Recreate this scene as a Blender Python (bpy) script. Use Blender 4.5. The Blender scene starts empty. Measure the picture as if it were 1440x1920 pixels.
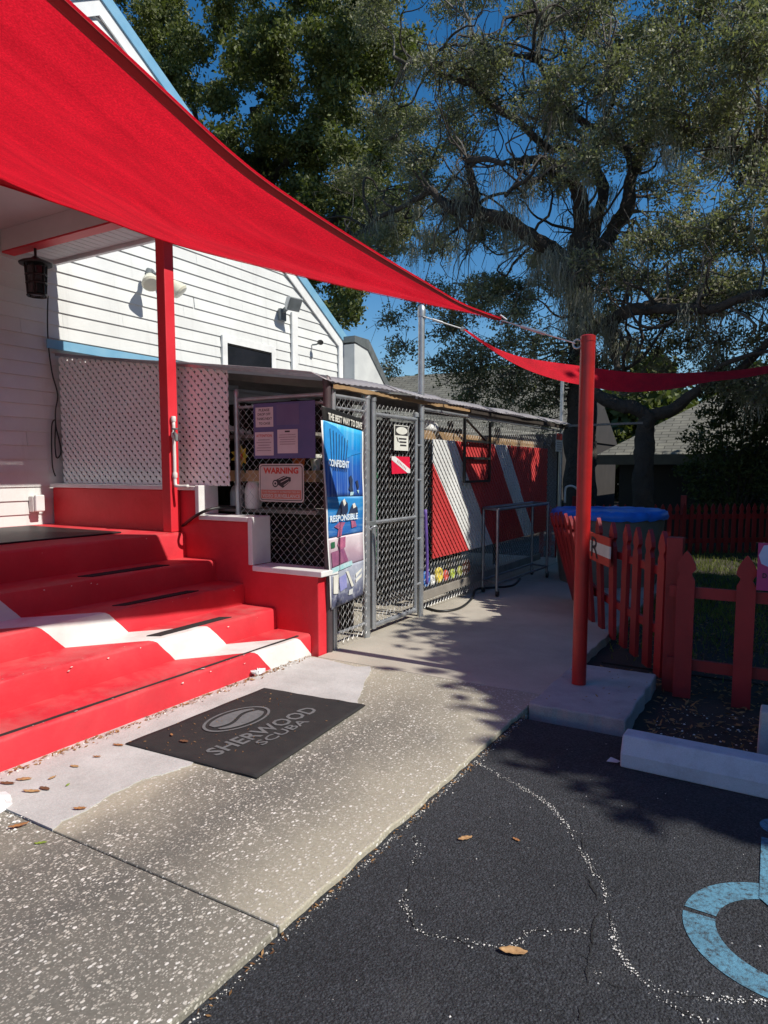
import bpy, bmesh, math, random
import numpy as np
from mathutils import Vector, Matrix, noise

# ------------------------------------------------------------------ camera, sky, sun, exposure
SC = bpy.context.scene
COL = SC.collection
rnd = random.Random(7)
R = math.radians
CAM_H, PITCH, YAW, FPX = 1.4, R(5.274), R(30.53), 1300.0
cam = bpy.data.cameras.new('camera')
cam.sensor_fit = 'VERTICAL'; cam.sensor_height = 36.0; cam.lens = FPX*36/1920
cam.shift_y = 40/1920; cam.clip_start = 0.05; cam.clip_end = 500
camo = bpy.data.objects.new('camera', cam); COL.objects.link(camo)
camo.location = (0, 0, CAM_H); camo.rotation_euler = (math.pi/2-PITCH, 0, YAW)
SC.camera = camo

SUN_EL, SUN_AZ = R(45.0), R(90.0)          # sun stands over +X
wd = bpy.data.worlds.new('World'); SC.world = wd; wd.use_nodes = True
nt = wd.node_tree; bg = nt.nodes['Background']
sky = nt.nodes.new('ShaderNodeTexSky'); sky.sky_type = 'NISHITA'; sky.sun_disc = False
sky.sun_elevation = SUN_EL; sky.sun_rotation = SUN_AZ; sky.air_density = 1.0; sky.dust_density = 0.1; sky.ozone_density = 1.6
hs = nt.nodes.new('ShaderNodeHueSaturation'); hs.inputs['Saturation'].default_value = 1.4; nt.links.new(sky.outputs[0], hs.inputs['Color']); nt.links.new(hs.outputs[0], bg.inputs[0]); bg.inputs[1].default_value = 0.105
sl = bpy.data.lights.new('sun', 'SUN'); sl.energy = 5.0; sl.angle = R(0.53); sl.color = (1.0, 0.95, 0.86)
so = bpy.data.objects.new('sun', sl); COL.objects.link(so)
sd = Vector((math.sin(SUN_AZ)*math.cos(SUN_EL), math.cos(SUN_AZ)*math.cos(SUN_EL), math.sin(SUN_EL)))
so.rotation_euler = sd.to_track_quat('Z', 'Y').to_euler(); so.location = (20, 5, 20)
SC.view_settings.view_transform = 'Standard'; SC.view_settings.look = 'None'
SC.view_settings.exposure = 0.15; SC.view_settings.gamma = 1.0; SC.view_settings.use_curve_mapping = False
SC.render.engine = 'CYCLES'; SC.cycles.max_bounces = 5; SC.cycles.diffuse_bounces = 3; SC.cycles.glossy_bounces = 2; SC.cycles.transmission_bounces = 3

# ------------------------------------------------------------------ measuring helpers (photo survey -> metres)
FW = Vector((-math.sin(YAW)*math.cos(PITCH), math.cos(YAW)*math.cos(PITCH), -math.sin(PITCH)))
RT = Vector((math.cos(YAW), math.sin(YAW), 0)); UP = RT.cross(FW); C0 = Vector((0, 0, CAM_H))
def ray(x, y): return FW + RT*((x-720)/FPX) + UP*((1000-y)/FPX)
def gz(x, y, z=0.0): d = ray(x, y); return C0 + d*((z-CAM_H)/d.z)
def gx(x, y, X): d = ray(x, y); return C0 + d*(X/d.x)
def gy(x, y, Y): d = ray(x, y); return C0 + d*(Y/d.y)

# ------------------------------------------------------------------ mesh helpers
class MB:
    def __init__(s): s.v = []; s.f = []
    def box(s, x0, x1, y0, y1, z0, z1):
        return s.obox(Vector(((x0+x1)/2, (y0+y1)/2, (z0+z1)/2)), Vector((abs(x1-x0)/2, 0, 0)), Vector((0, abs(y1-y0)/2, 0)), Vector((0, 0, abs(z1-z0)/2)))
    def obox(s, c, a, b, n):
        c = Vector(c); i = len(s.v)
        for sx, sy, sz in ((-1,-1,-1),(1,-1,-1),(1,1,-1),(-1,1,-1),(-1,-1,1),(1,-1,1),(1,1,1),(-1,1,1)):
            s.v.append(tuple(c+a*sx+b*sy+n*sz))
        for q in ((0,3,2,1),(4,5,6,7),(0,1,5,4),(1,2,6,5),(2,3,7,6),(3,0,4,7)): s.f.append(tuple(i+k for k in q))
        return s
    def bar(s, p, q, w, h, up=(0,0,1)):
        p = Vector(p); q = Vector(q); d = q-p; L = d.length; d.normalize(); u = Vector(up)
        if abs(d.dot(u)) > .99: u = Vector((1,0,0))
        sd_ = d.cross(u).normalized(); uu = sd_.cross(d).normalized()
        return s.obox((p+q)/2, d*(L/2), sd_*(w/2), uu*(h/2))
    def tube(s, pts, r, n=8, cap=True):
        pts = [Vector(p) for p in pts]; m = len(pts)
        rs = r if isinstance(r, (list, tuple)) else [r]*m
        base = len(s.v); prev = None
        for k in range(m):
            d = (pts[min(k+1, m-1)]-pts[max(k-1, 0)])
            if d.length < 1e-9: d = Vector((0,0,1))
            d.normalize()
            if prev is None:
                u = Vector((0,0,1)) if abs(d.z) < .9 else Vector((1,0,0))
                a = d.cross(u).normalized()
            else:
                a = (prev-d*prev.dot(d))
                a = a.normalized() if a.length > 1e-6 else d.orthogonal().normalized()
            prev = a; b = d.cross(a)
            for j in range(n):
                t = 2*math.pi*j/n
                s.v.append(tuple(pts[k]+(a*math.cos(t)+b*math.sin(t))*rs[k]))
        for k in range(m-1):
            for j in range(n):
                j2 = (j+1) % n
                s.f.append((base+k*n+j, base+k*n+j2, base+(k+1)*n+j2, base+(k+1)*n+j))
        if cap and n > 2:
            s.f.append(tuple(base+j for j in reversed(range(n)))); s.f.append(tuple(base+(m-1)*n+j for j in range(n)))
        return s
    def prism(s, A, B):
        i = len(s.v); n = len(A)
        s.v += [tuple(p) for p in A]+[tuple(p) for p in B]
        s.f.append(tuple(i+k for k in reversed(range(n)))); s.f.append(tuple(i+n+k for k in range(n)))
        for k in range(n):
            k2 = (k+1) % n; s.f.append((i+k, i+k2, i+n+k2, i+n+k))
        return s
    def lathe(s, c, prof, n=16, ax=None):
        c = Vector(c); i = len(s.v); m = len(prof)
        M = Matrix.Identity(3) if ax is None else Vector((0,0,1)).rotation_difference(Vector(ax)).to_matrix()
        for r, z in prof:
            for j in range(n):
                t = 2*math.pi*j/n; s.v.append(tuple(c+M @ Vector((r*math.cos(t), r*math.sin(t), z))))
        for k in range(m-1):
            for j in range(n):
                j2 = (j+1) % n; s.f.append((i+k*n+j, i+k*n+j2, i+(k+1)*n+j2, i+(k+1)*n+j))
        s.f.append(tuple(i+j for j in reversed(range(n)))); s.f.append(tuple(i+(m-1)*n+j for j in range(n)))
        return s
    def grid(s, fn, nu, nv):
        i = len(s.v)
        for a in range(nu+1):
            for b in range(nv+1): s.v.append(tuple(fn(a/nu, b/nv)))
        for a in range(nu):
            for b in range(nv):
                k = i+a*(nv+1)+b; s.f.append((k, k+nv+1, k+nv+2, k+1))
        return s
    def poly(s, pts):
        i = len(s.v); s.v += [tuple(p) for p in pts]; s.f.append(tuple(range(i, i+len(pts)))); return s
    def mesh(s, name, mat):
        me = bpy.data.meshes.new(name); me.from_pydata(s.v, [], s.f); me.update()
        if mat: me.materials.append(mat)
        return me
    def build(s, name, mat, parent=None, smooth=False, bevel=0, solid=0):
        me = s.mesh(name, mat)
        if smooth:
            me.polygons.foreach_set('use_smooth', [True]*len(me.polygons))
            if smooth != 'all':
                try: me.set_sharp_from_angle(angle=R(40))
                except Exception: pass
        o = bpy.data.objects.new(name, me); COL.objects.link(o)
        adopt(o, parent)
        if solid:
            m = o.modifiers.new('solid', 'SOLIDIFY'); m.thickness = solid; m.offset = 0
        if bevel:
            m = o.modifiers.new('bevel', 'BEVEL'); m.width = bevel; m.segments = 2; m.limit_method = 'ANGLE'
        return o

def adopt(o, parent):
    if parent is not None:
        o.parent = parent
        if parent.type == 'EMPTY': o.matrix_parent_inverse = Matrix.Translation(parent.location).inverted()
def thing(name, label, cat, loc=(0,0,0), group=None):
    o = bpy.data.objects.new(name, None); COL.objects.link(o); o.location = loc; o.empty_display_size = .1
    return tag(o, label, cat, group)
def tag(o, label, cat, group=None):
    o['label'] = label; o['category'] = cat
    if group: o['group'] = group
    return o
def struct(o): o['kind'] = 'structure'; return o
def stuff(o): o['kind'] = 'stuff'; return o
def piece(name, me, M, parent):
    o = bpy.data.objects.new(name, me); COL.objects.link(o); adopt(o, parent); o.matrix_basis = M; return o
def npmesh(name, V, nq, mat, parent=None, k=4):
    me = bpy.data.meshes.new(name); V = np.asarray(V, np.float32)
    me.vertices.add(len(V)); me.vertices.foreach_set('co', V.ravel())
    nf = nq; me.loops.add(nf*k); me.loops.foreach_set('vertex_index', np.arange(nf*k, dtype=np.int32))
    me.polygons.add(nf); me.polygons.foreach_set('loop_start', np.arange(0, nf*k, k, dtype=np.int32))
    try: me.polygons.foreach_set('loop_total', np.full(nf, k, np.int32))
    except Exception: pass
    me.update(calc_edges=True); me.materials.append(mat)
    o = bpy.data.objects.new(name, me); COL.objects.link(o); adopt(o, parent); return o
def smooth_path(pts, n=6):
    pts = [Vector(p) for p in pts]; out = []
    for i in range(len(pts)-1):
        p0 = pts[max(i-1,0)]; p1 = pts[i]; p2 = pts[i+1]; p3 = pts[min(i+2,len(pts)-1)]
        for k in range(n):
            t = k/n
            out.append(.5*((2*p1)+(p2-p0)*t+(2*p0-5*p1+4*p2-p3)*t*t+(3*p1-p0-3*p2+p3)*t**3))
    out.append(pts[-1]); return out

# ------------------------------------------------------------------ material helpers
def newmat(name):
    m = bpy.data.materials.new(name); m.use_nodes = True
    return m, m.node_tree, m.node_tree.nodes['Principled BSDF']
class NT:
    def __init__(s, nt): s.nt = nt
    def n(s, t, **k):
        o = s.nt.nodes.new('ShaderNode'+t)
        for a, b in k.items(): setattr(o, a, b)
        return o
    def l(s, a, b): s.nt.links.new(a, b)
    def pos(s): return s.n('NewGeometry').outputs['Position']
    def noise(s, scale, detail=4, rough=.55, vec=None, dist=0):
        o = s.n('TexNoise'); o.inputs['Scale'].default_value = scale; o.inputs['Detail'].default_value = detail
        o.inputs['Roughness'].default_value = rough; o.inputs['Distortion'].default_value = dist
        s.l(vec if vec is not None else s.pos(), o.inputs['Vector']); return o.outputs['Fac']
    def ramp(s, fac, stops):
        o = s.n('ValToRGB'); el = o.color_ramp.elements
        while len(el) < len(stops): el.new(.5)
        for e, (p, c) in zip(el, stops):
            e.position = p; e.color = (*c, 1) if hasattr(c, '__len__') else (c, c, c, 1)
        s.l(fac, o.inputs[0]); return o.outputs[0]
    def mix(s, fac, a, b, mode='MIX'):
        o = s.n('MixRGB'); o.blend_type = mode
        for sock, v in ((o.inputs[0], fac), (o.inputs[1], a), (o.inputs[2], b)):
            if isinstance(v, (int, float)): sock.default_value = v
            elif isinstance(v, tuple): sock.default_value = (*v, 1)
            else: s.l(v, sock)
        return o.outputs[0]
    def math(s, op, a, b=0.0, clamp=False):
        o = s.n('Math'); o.operation = op; o.use_clamp = clamp
        for sock, v in ((o.inputs[0], a), (o.inputs[1], b)):
            if isinstance(v, (int, float)): sock.default_value = v
            else: s.l(v, sock)
        return o.outputs[0]
    def bump(s, h, strength, dist, bsdf):
        o = s.n('Bump'); o.inputs['Strength'].default_value = strength; o.inputs['Distance'].default_value = dist
        s.l(h, o.inputs['Height']); s.l(o.outputs[0], bsdf.inputs['Normal']); return o
def sc(c, k): return tuple(min(1, x*k) for x in c)
def M_(name, col, col2=None, scale=3., rough=.6, lo=.35, hi=.7, bump=0., bscale=60., metal=0., spec=.5, fine=.0):
    m, nt, b = newmat(name); N = NT(nt)
    col2 = col2 or sc(col, .72)
    f = N.ramp(N.noise(scale, 6, .6), [(lo, 0.), (hi, 1.)])
    c = N.mix(f, col, col2)
    if fine: c = N.mix(fine, c, N.ramp(N.noise(scale*35, 3, .6), [(.3, sc(col2, .6)), (.7, sc(col, 1.15))]))
    N.l(c, b.inputs['Base Color']); b.inputs['Roughness'].default_value = rough; b.inputs['Metallic'].default_value = metal
    b.inputs['Specular IOR Level'].default_value = spec
    if bump: N.bump(N.noise(bscale, 5, .6), bump, .004, b)
    return m
def leafmat(name, c1, c2, trans=.35, rough=.5):
    m, nt, b = newmat(name); N = NT(nt)
    g = N.n('NewGeometry')
    rpi = g.outputs['Random Per Island']
    c = N.ramp(rpi, [(0., c1), (1., c2)])
    c = N.mix(N.ramp(N.noise(.9, 2), [(.35, 0.), (.65, 1.)]), c, N.mix(.5, c, sc(c2, 1.3)))
    N.l(c, b.inputs['Base Color']); b.inputs['Roughness'].default_value = rough; b.inputs['Specular IOR Level'].default_value = .3
    t = N.n('BsdfTranslucent'); N.l(N.mix(1., c, (1.0, 1.15, .45), 'MULTIPLY'), t.inputs['Color'])
    x = N.n('MixShader'); x.inputs[0].default_value = trans
    N.l(b.outputs[0], x.inputs[1]); N.l(t.outputs[0], x.inputs[2]); N.l(x.outputs[0], nt.nodes['Material Output'].inputs['Surface'])
    return m

RED = (.67, .030, .046); REDD = (.50, .012, .02); WHITE = (.70, .715, .70)
m_red = M_('red_paint', RED, (.58, .014, .024), 2.5, .5, bump=.25, bscale=45, fine=.05)
def vary(m, amt):
    N = NT(m.node_tree); b = m.node_tree.nodes['Principled BSDF']; src = b.inputs['Base Color'].links[0].from_socket
    oi = N.n('ObjectInfo'); r = N.ramp(oi.outputs['Random'], [(0., 1-amt), (1., 1.)]); c = N.mix(1., src, r, 'MULTIPLY')
    mp = N.n('Mapping'); mp.inputs['Scale'].default_value = (1, 5, .35); N.l(N.pos(), mp.inputs['Vector'])
    g = N.ramp(N.noise(1.6, 7, .7, vec=mp.outputs[0]), [(.56, 1.), (.80, .80)]); c = N.mix(1., c, g, 'MULTIPLY')
    N.l(c, b.inputs['Base Color']); return m
m_redwood = M_('red_wood_paint', (.37, .016, .020), (.25, .011, .014), 4, .55, bump=.3, bscale=40, fine=.15)
m_redpole = M_('red_pole_paint', (.40, .013, .013), (.24, .010, .010), 6, .34, lo=.45, hi=.75, bump=.12, fine=.12)
m_stucco = M_('red_stucco', RED, (.55, .014, .022), 3, .55, bump=.9, bscale=28, fine=.08)
m_white = M_('white_paint', WHITE, (.61, .62, .605), 2.2, .55, bump=.12, bscale=30, fine=.06)
vary(m_white, .07); vary(m_redwood, .30)
m_trim = M_('white_trim_paint', (.76, .77, .76), (.62, .63, .62), 5, .5, bump=.1)
m_lat = M_('white_lattice_paint', (.84, .83, .82), (.77, .76, .75), 4, .5)
m_bluetrim = M_('blue_roof_paint', (.16, .36, .52), (.22, .42, .56), 6, .4)
m_galv = M_('galvanised_steel', (.50, .52, .54), (.36, .38, .40), 9, .42, metal=.75, bump=.05)
m_wire = M_('galvanised_wire', (.66, .67, .67), (.48, .48, .47), 14, .42, metal=.5)
m_darkpipe = M_('dark_grey_pipe', (.13, .14, .16), (.09, .10, .12), 8, .4, metal=.4)
m_cartpipe = M_('cart_pipe', (.30, .32, .36), (.20, .21, .24), 8, .38, metal=.7)
m_black = M_('black_plastic', (.012, .012, .013), (.02, .02, .02), 8, .45)
m_blackmetal = M_('black_metal', (.015, .015, .016), (.03, .028, .026), 12, .4, metal=.3)
m_rubber = M_('black_rubber', (.016, .016, .017), (.028, .027, .026), 12, .85, bump=.6, bscale=260, fine=.3)
m_wood = M_('raw_wood', (.36, .23, .11), (.26, .16, .08), 7, .75, bump=.4, bscale=50, fine=.2)
m_oldwood = M_('weathered_wood', (.26, .24, .21), (.17, .15, .13), 6, .85, bump=.5, bscale=50, fine=.3)
m_darkwood = M_('dark_stained_wood', (.035, .025, .018), (.02, .015, .012), 6, .8, bump=.3)
m_conc = M_('pale_concrete', (.56, .555, .54), (.40, .395, .38), 4.5, .88, bump=.9, bscale=35, fine=.28)
m_padconc = M_('pad_concrete', (.44, .43, .43), (.27, .26, .26), 5, .85, bump=.6, bscale=80, fine=.3)
m_block = M_('wheel_stop_paint', (.48, .53, .61), (.31, .34, .39), 7, .75, lo=.45, hi=.72, bump=.8, bscale=45, fine=.28)
m_glass = M_('dark_window_glass', (.012, .014, .018), (.02, .022, .028), 3, .06, spec=.8)
m_pvc = M_('white_pvc', (.72, .72, .70), (.60, .60, .57), 8, .4)
m_bark = M_('oak_bark', (.075, .062, .052), (.032, .027, .024), 5, .95, bump=1., bscale=18, fine=.3)
[setattr(n.inputs['Distance'], 'default_value', .05) for n in m_bark.node_tree.nodes if n.type == 'BUMP']
m_twig = M_('grey_twigs', (.16, .145, .125), (.085, .075, .065), 6, .9)
m_soil = M_('mulch_soil', (.050, .038, .030), (.022, .017, .014), 2.2, .95, bump=1., bscale=45, fine=.45)
m_purple = M_('blue_violet_board', (.10, .085, .22), (.07, .075, .20), 6, .5)
m_paper = M_('paper', (.62, .56, .58), (.55, .50, .52), 5, .8)
m_ink = M_('black_ink', (.025, .02, .025), (.03, .03, .03), 5, .7)
m_redink = M_('red_ink', (.55, .05, .03), (.48, .045, .03), 5, .6)
m_signwhite = M_('sign_white', (.72, .72, .66), (.60, .60, .53), 9, .45)
m_signbeige = M_('sign_beige', (.52, .48, .44), (.46, .42, .39), 9, .4)
m_yellow = M_('yellow_plastic', (.72, .58, .06), (.6, .46, .05), 5, .5)
m_olive = M_('olive_canvas', (.22, .24, .03), (.14, .15, .02), 5, .8, bump=.5)
m_green = M_('green_rope', (.02, .13, .06), (.015, .09, .04), 5, .6)
m_blue = M_('blue_tarp', (.02, .24, .92), (.02, .14, .62), 5, .4, bump=.5, bscale=20)
m_tubgrey = M_('tub_grey', (.20, .185, .16), (.14, .13, .11), 4, .6)
m_bluep = M_('blue_plastic', (.03, .16, .50), (.02, .12, .4), 5, .4)
m_orange = M_('orange_plastic', (.62, .13, .03), (.5, .1, .03), 5, .45)
m_lime = M_('lime_plastic', (.45, .55, .05), (.36, .45, .04), 5, .45)
m_cream = M_('cream_glass', (.68, .66, .52), (.6, .58, .46), 5, .25)
m_fixgrey = M_('grey_cast_metal', (.20, .22, .23), (.13, .15, .15), 9, .5, metal=.4)
m_ceil = M_('grey_white_ceiling', (.62, .60, .60), (.54, .52, .52), 2, .7)
m_shingle_d = None
m_palewall = M_('pale_soffit', (.58, .60, .59), (.48, .50, .50), 4, .6)
m_pink = M_('magenta_sign', (.42, .03, .16), (.33, .03, .14), 6, .5)
m_paleblue = M_('pale_blue_print', (.35, .45, .68), (.5, .55, .7), 8, .5)
m_bag = M_('white_plastic_bag', (.78, .79, .80), (.66, .68, .70), 12, .45, bump=.5, bscale=30)
m_cable = M_('steel_cable', (.58, .58, .57), (.42, .42, .41), 20, .35, metal=.7)

def mat_sail(name, col):
    m, nt, b = newmat(name); N = NT(nt)
    mp = N.n('Mapping'); mp.inputs['Rotation'].default_value = (0, 0, R(28)); mp.inputs['Scale'].default_value = (3.2, .8, 2.); N.l(N.pos(), mp.inputs['Vector'])
    f = N.ramp(N.noise(2.2, 6, .62, vec=mp.outputs[0], dist=.8), [(.36, 0.), (.68, 1.)])
    c = N.mix(f, col, sc(col, .74)); g = N.ramp(N.noise(130, 3, .75), [(.38, .62), (.52, 1.), (.70, 1.55)])
    c = N.mix(.55, c, N.mix(1., c, g, 'MULTIPLY')); c = N.mix(N.ramp(N.noise(150, 2, .8), [(.66, 0.), (.80, .16)]), c, (.85, .22, .25))
    N.l(c, b.inputs['Base Color']); b.inputs['Roughness'].default_value = .75; b.inputs['Specular IOR Level'].default_value = .2
    N.bump(N.noise(150, 3, .7), .5, .003, b)
    t = N.n('BsdfTranslucent'); N.l(c, t.inputs['Color'])
    x = N.n('MixShader'); x.inputs[0].default_value = .48
    N.l(b.outputs[0], x.inputs[1]); N.l(t.outputs[0], x.inputs[2]); N.l(x.outputs[0], nt.nodes['Material Output'].inputs['Surface'])
    return m
m_sail = mat_sail('red_sail_fabric', (.80, .014, .035))
m_seam = mat_sail('red_sail_seam', (.55, .010, .024))
m_hem = M_('red_sail_hem', (.34, .012, .018), (.25, .01, .014), 5, .8)

def mat_flag(name, a, b_, lo1, hi1, lo2=None, hi2=None, rough=.55, bump=.3):
    """painted diagonal white bands on red: band where a . position lies between lo and hi"""
    m, nt, b = newmat(name); N = NT(nt)
    d = N.n('VectorMath', operation='DOT_PRODUCT'); N.l(N.pos(), d.inputs[0]); d.inputs[1].default_value = a
    v = N.math('ADD', d.outputs['Value'], N.math('MULTIPLY', N.math('SUBTRACT', N.noise(9, 3), .5), .012))
    def band(lo, hi): return N.math('MULTIPLY', N.math('GREATER_THAN', v, lo), N.math('LESS_THAN', v, hi))
    f = band(lo1, hi1)
    if lo2 is not None: f = N.math('ADD', f, band(lo2, hi2), True)
    f1 = N.ramp(N.noise(2.3, 6, .6), [(.35, 0.), (.7, 1.)])
    red = N.mix(f1, b_, sc(b_, .84)); wh = N.mix(f1, (.78, .79, .77), (.66, .67, .64))
    wear = N.ramp(N.noise(14, 8, .75), [(.665, 0.), (.71, 1.)])
    c = N.mix(f, red, wh); c = N.mix(N.math('MULTIPLY', wear, .30), c, (.40, .27, .24))
    up = N.n('SeparateXYZ'); N.l(N.n('NewGeometry').outputs['Normal'], up.inputs[0])
    dust = N.math('MULTIPLY', N.ramp(N.noise(3.3, 8, .72, dist=.5), [(.42, 0.), (.75, .45)]), N.math('MAXIMUM', up.outputs[2], 0.15))
    c = N.mix(dust, c, (.50, .26, .23)); c = N.mix(1., c, N.ramp(N.noise(1.1, 6, .7), [(.3, .80), (.7, 1.06)]), 'MULTIPLY')
    N.l(c, b.inputs['Base Color']); b.inputs['Roughness'].default_value = rough
    N.bump(N.noise(45, 5, .6), bump, .004, b); return m
m_stepflag = mat_flag('red_white_step_paint', (-1.27, 1., .95), RED, 7.64, 8.11)
m_latticeflag = mat_flag('red_white_lattice_paint', (0., 1., .95), (.58, .05, .05), 7.45, 8.15, 9.25, 9.66)

def mat_agg():
    m, nt, b = newmat('exposed_aggregate'); N = NT(nt); P = N.pos()
    sx = N.n('SeparateXYZ'); N.l(P, sx.inputs[0])
    def peb(scale, thr, seedoff):
        mp = N.n('Mapping'); mp.inputs['Location'].default_value = (seedoff, seedoff*.7, 0); mp.inputs['Scale'].default_value = (1.25, .85, 1)
        N.l(N.n('NewGeometry').outputs['Position'], mp.inputs['Vector'])
        wob = N.n('VectorMath', operation='ADD'); N.l(mp.outputs[0], wob.inputs[0])
        nz = N.n('TexNoise'); nz.inputs['Scale'].default_value = scale*1.1; N.l(mp.outputs[0], nz.inputs['Vector'])
        vs = N.n('VectorMath', operation='SCALE'); N.l(nz.outputs['Color'], vs.inputs[0]); vs.inputs['Scale'].default_value = .55/scale
        N.l(vs.outputs[0], wob.inputs[1])
        vo = N.n('TexVoronoi'); vo.inputs['Scale'].default_value = scale; N.l(wob.outputs[0], vo.inputs['Vector'])
        cr = N.n('SeparateColor'); N.l(vo.outputs['Color'], cr.inputs[0])
        rad = N.math('MULTIPLY', N.math('SUBTRACT', cr.outputs[0], thr), .62)
        mask = N.math('MULTIPLY', N.math('SUBTRACT', rad, vo.outputs['Distance']), 14., True)
        return mask, cr.outputs[1]
    m1, c1 = peb(68, .14, 3.1); m2, c2 = peb(130, .05, 7.7)
    dens = N.ramp(N.noise(3.1, 5, .65), [(.34, .55), (.60, 1.)]); m1 = N.math('MULTIPLY', m1, dens); m2 = N.math('MULTIPLY', m2, dens)
    big = N.ramp(N.noise(.85, 5, .6, dist=.8), [(.38, 0.), (.62, 1.)])
    fine = N.noise(70, 4, .7)
    base = N.mix(big, (.31, .29, .228), (.175, .166, .138))
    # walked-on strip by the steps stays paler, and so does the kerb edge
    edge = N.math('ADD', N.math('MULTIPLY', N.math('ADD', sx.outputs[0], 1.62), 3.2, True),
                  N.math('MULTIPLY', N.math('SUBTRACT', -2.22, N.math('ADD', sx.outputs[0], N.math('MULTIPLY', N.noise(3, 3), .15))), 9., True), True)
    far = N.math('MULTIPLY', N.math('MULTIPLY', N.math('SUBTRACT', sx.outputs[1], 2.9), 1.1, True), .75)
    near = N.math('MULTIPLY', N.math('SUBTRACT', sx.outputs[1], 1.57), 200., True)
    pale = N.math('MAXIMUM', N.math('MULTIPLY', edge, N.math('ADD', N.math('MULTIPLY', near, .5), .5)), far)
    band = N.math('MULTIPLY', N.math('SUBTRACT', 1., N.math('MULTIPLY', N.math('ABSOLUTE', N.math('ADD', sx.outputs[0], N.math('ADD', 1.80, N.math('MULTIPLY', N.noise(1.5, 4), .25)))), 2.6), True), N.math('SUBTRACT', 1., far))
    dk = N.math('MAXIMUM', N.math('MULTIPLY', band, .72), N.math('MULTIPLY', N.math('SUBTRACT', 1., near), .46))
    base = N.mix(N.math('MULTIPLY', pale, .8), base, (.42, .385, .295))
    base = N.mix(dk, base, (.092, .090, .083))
    base = N.mix(.45, base, N.mix(1., base, N.ramp(fine, [(.25, .45), (.75, 1.5)]), 'MULTIPLY'))
    pc = N.ramp(c1, [(0., (.40, .37, .31)), (.6, (.62, .59, .52)), (1., (.80, .78, .73))])
    pc2 = N.ramp(c2, [(0., (.30, .275, .235)), (1., (.58, .55, .48))])
    col = N.mix(N.math('MULTIPLY', m2, .75), base, pc2); col = N.mix(m1, col, pc)
    stain = N.ramp(N.noise(2.7, 6, .7), [(.66, 0.), (.74, 1.)])
    col = N.mix(N.math('MULTIPLY', stain, .55), col, (.42, .41, .38))
    N.l(col, b.inputs['Base Color']); b.inputs['Roughness'].default_value = .85
    h = N.math('ADD', N.math('ADD', N.math('MULTIPLY', m1, .6), N.math('MULTIPLY', m2, .3)), N.math('MULTIPLY', fine, .5))
    N.bump(h, .55, .004, b); return m
m_agg = mat_agg()
def mat_walk():
    m, nt, b = newmat('smooth_walk_concrete'); N = NT(nt)
    f = N.ramp(N.noise(1.3, 6, .65), [(.35, 0.), (.7, 1.)])
    c = N.mix(f, (.47, .43, .36), (.34, .31, .26)); c = N.mix(.3, c, N.mix(1., c, N.ramp(N.noise(90, 4, .7), [(.25, .5), (.75, 1.4)]), 'MULTIPLY'))
    N.l(c, b.inputs['Base Color']); b.inputs['Roughness'].default_value = .9; N.bump(N.noise(90, 4, .6), .4, .003, b); return m
m_walk = mat_walk()
def mat_asphalt():
    m, nt, b = newmat('asphalt'); N = NT(nt)
    f = N.ramp(N.noise(.9, 6, .65), [(.35, 0.), (.7, 1.)])
    c = N.mix(f, (.022, .0245, .030), (.041, .0445, .052))
    sp = N.noise(105, 4, .8); c = N.mix(.8, c, N.mix(1., c, N.ramp(sp, [(.36, .10), (.50, .9), (.68, 3.0)]), 'MULTIPLY'))
    pit = N.ramp(N.noise(38, 5, .75), [(.60, 1.), (.70, .35)]); c = N.mix(1., c, pit, 'MULTIPLY')
    vo = N.n('TexVoronoi'); vo.inputs['Scale'].default_value = 130; N.l(N.pos(), vo.inputs['Vector'])
    cr = N.n('SeparateColor'); N.l(vo.outputs['Color'], cr.inputs[0])
    mk = N.math('MULTIPLY', N.math('SUBTRACT', N.math('MULTIPLY', N.math('SUBTRACT', cr.outputs[0], .84), 2.2), vo.outputs['Distance']), 9., True)
    c = N.mix(N.math('MULTIPLY', mk, .55), c, (.16, .155, .15))
    dust = N.ramp(N.noise(2.1, 7, .75, dist=.6), [(.55, 0.), (.80, .5)]); c = N.mix(dust, c, (.085, .086, .088))
    N.l(c, b.inputs['Base Color']); b.inputs['Roughness'].default_value = .82
    N.bump(N.math('ADD', N.noise(120, 5, .7), N.math('MULTIPLY', vo.outputs['Distance'], -.8)), 1., .009, b); return m
m_asph = mat_asphalt()
def mat_paintworn(name, col, under):
    m, nt, b = newmat(name); N = NT(nt)
    w = N.ramp(N.noise(55, 8, .8), [(.47, 0.), (.62, 1.)]); w2 = N.ramp(N.noise(9, 6, .7), [(.56, 0.), (.75, .8)])
    c = N.mix(N.math('MAXIMUM', w, w2), N.mix(N.ramp(N.noise(6), [(.3, 0.), (.7, 1.)]), col, sc(col, .78)), under)
    N.l(c, b.inputs['Base Color']); b.inputs['Roughness'].default_value = .8; N.bump(N.noise(120, 5, .7), .7, .005, b); return m
m_hcblue = mat_paintworn('blue_road_paint', (.11, .29, .41), (.035, .037, .04))
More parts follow.
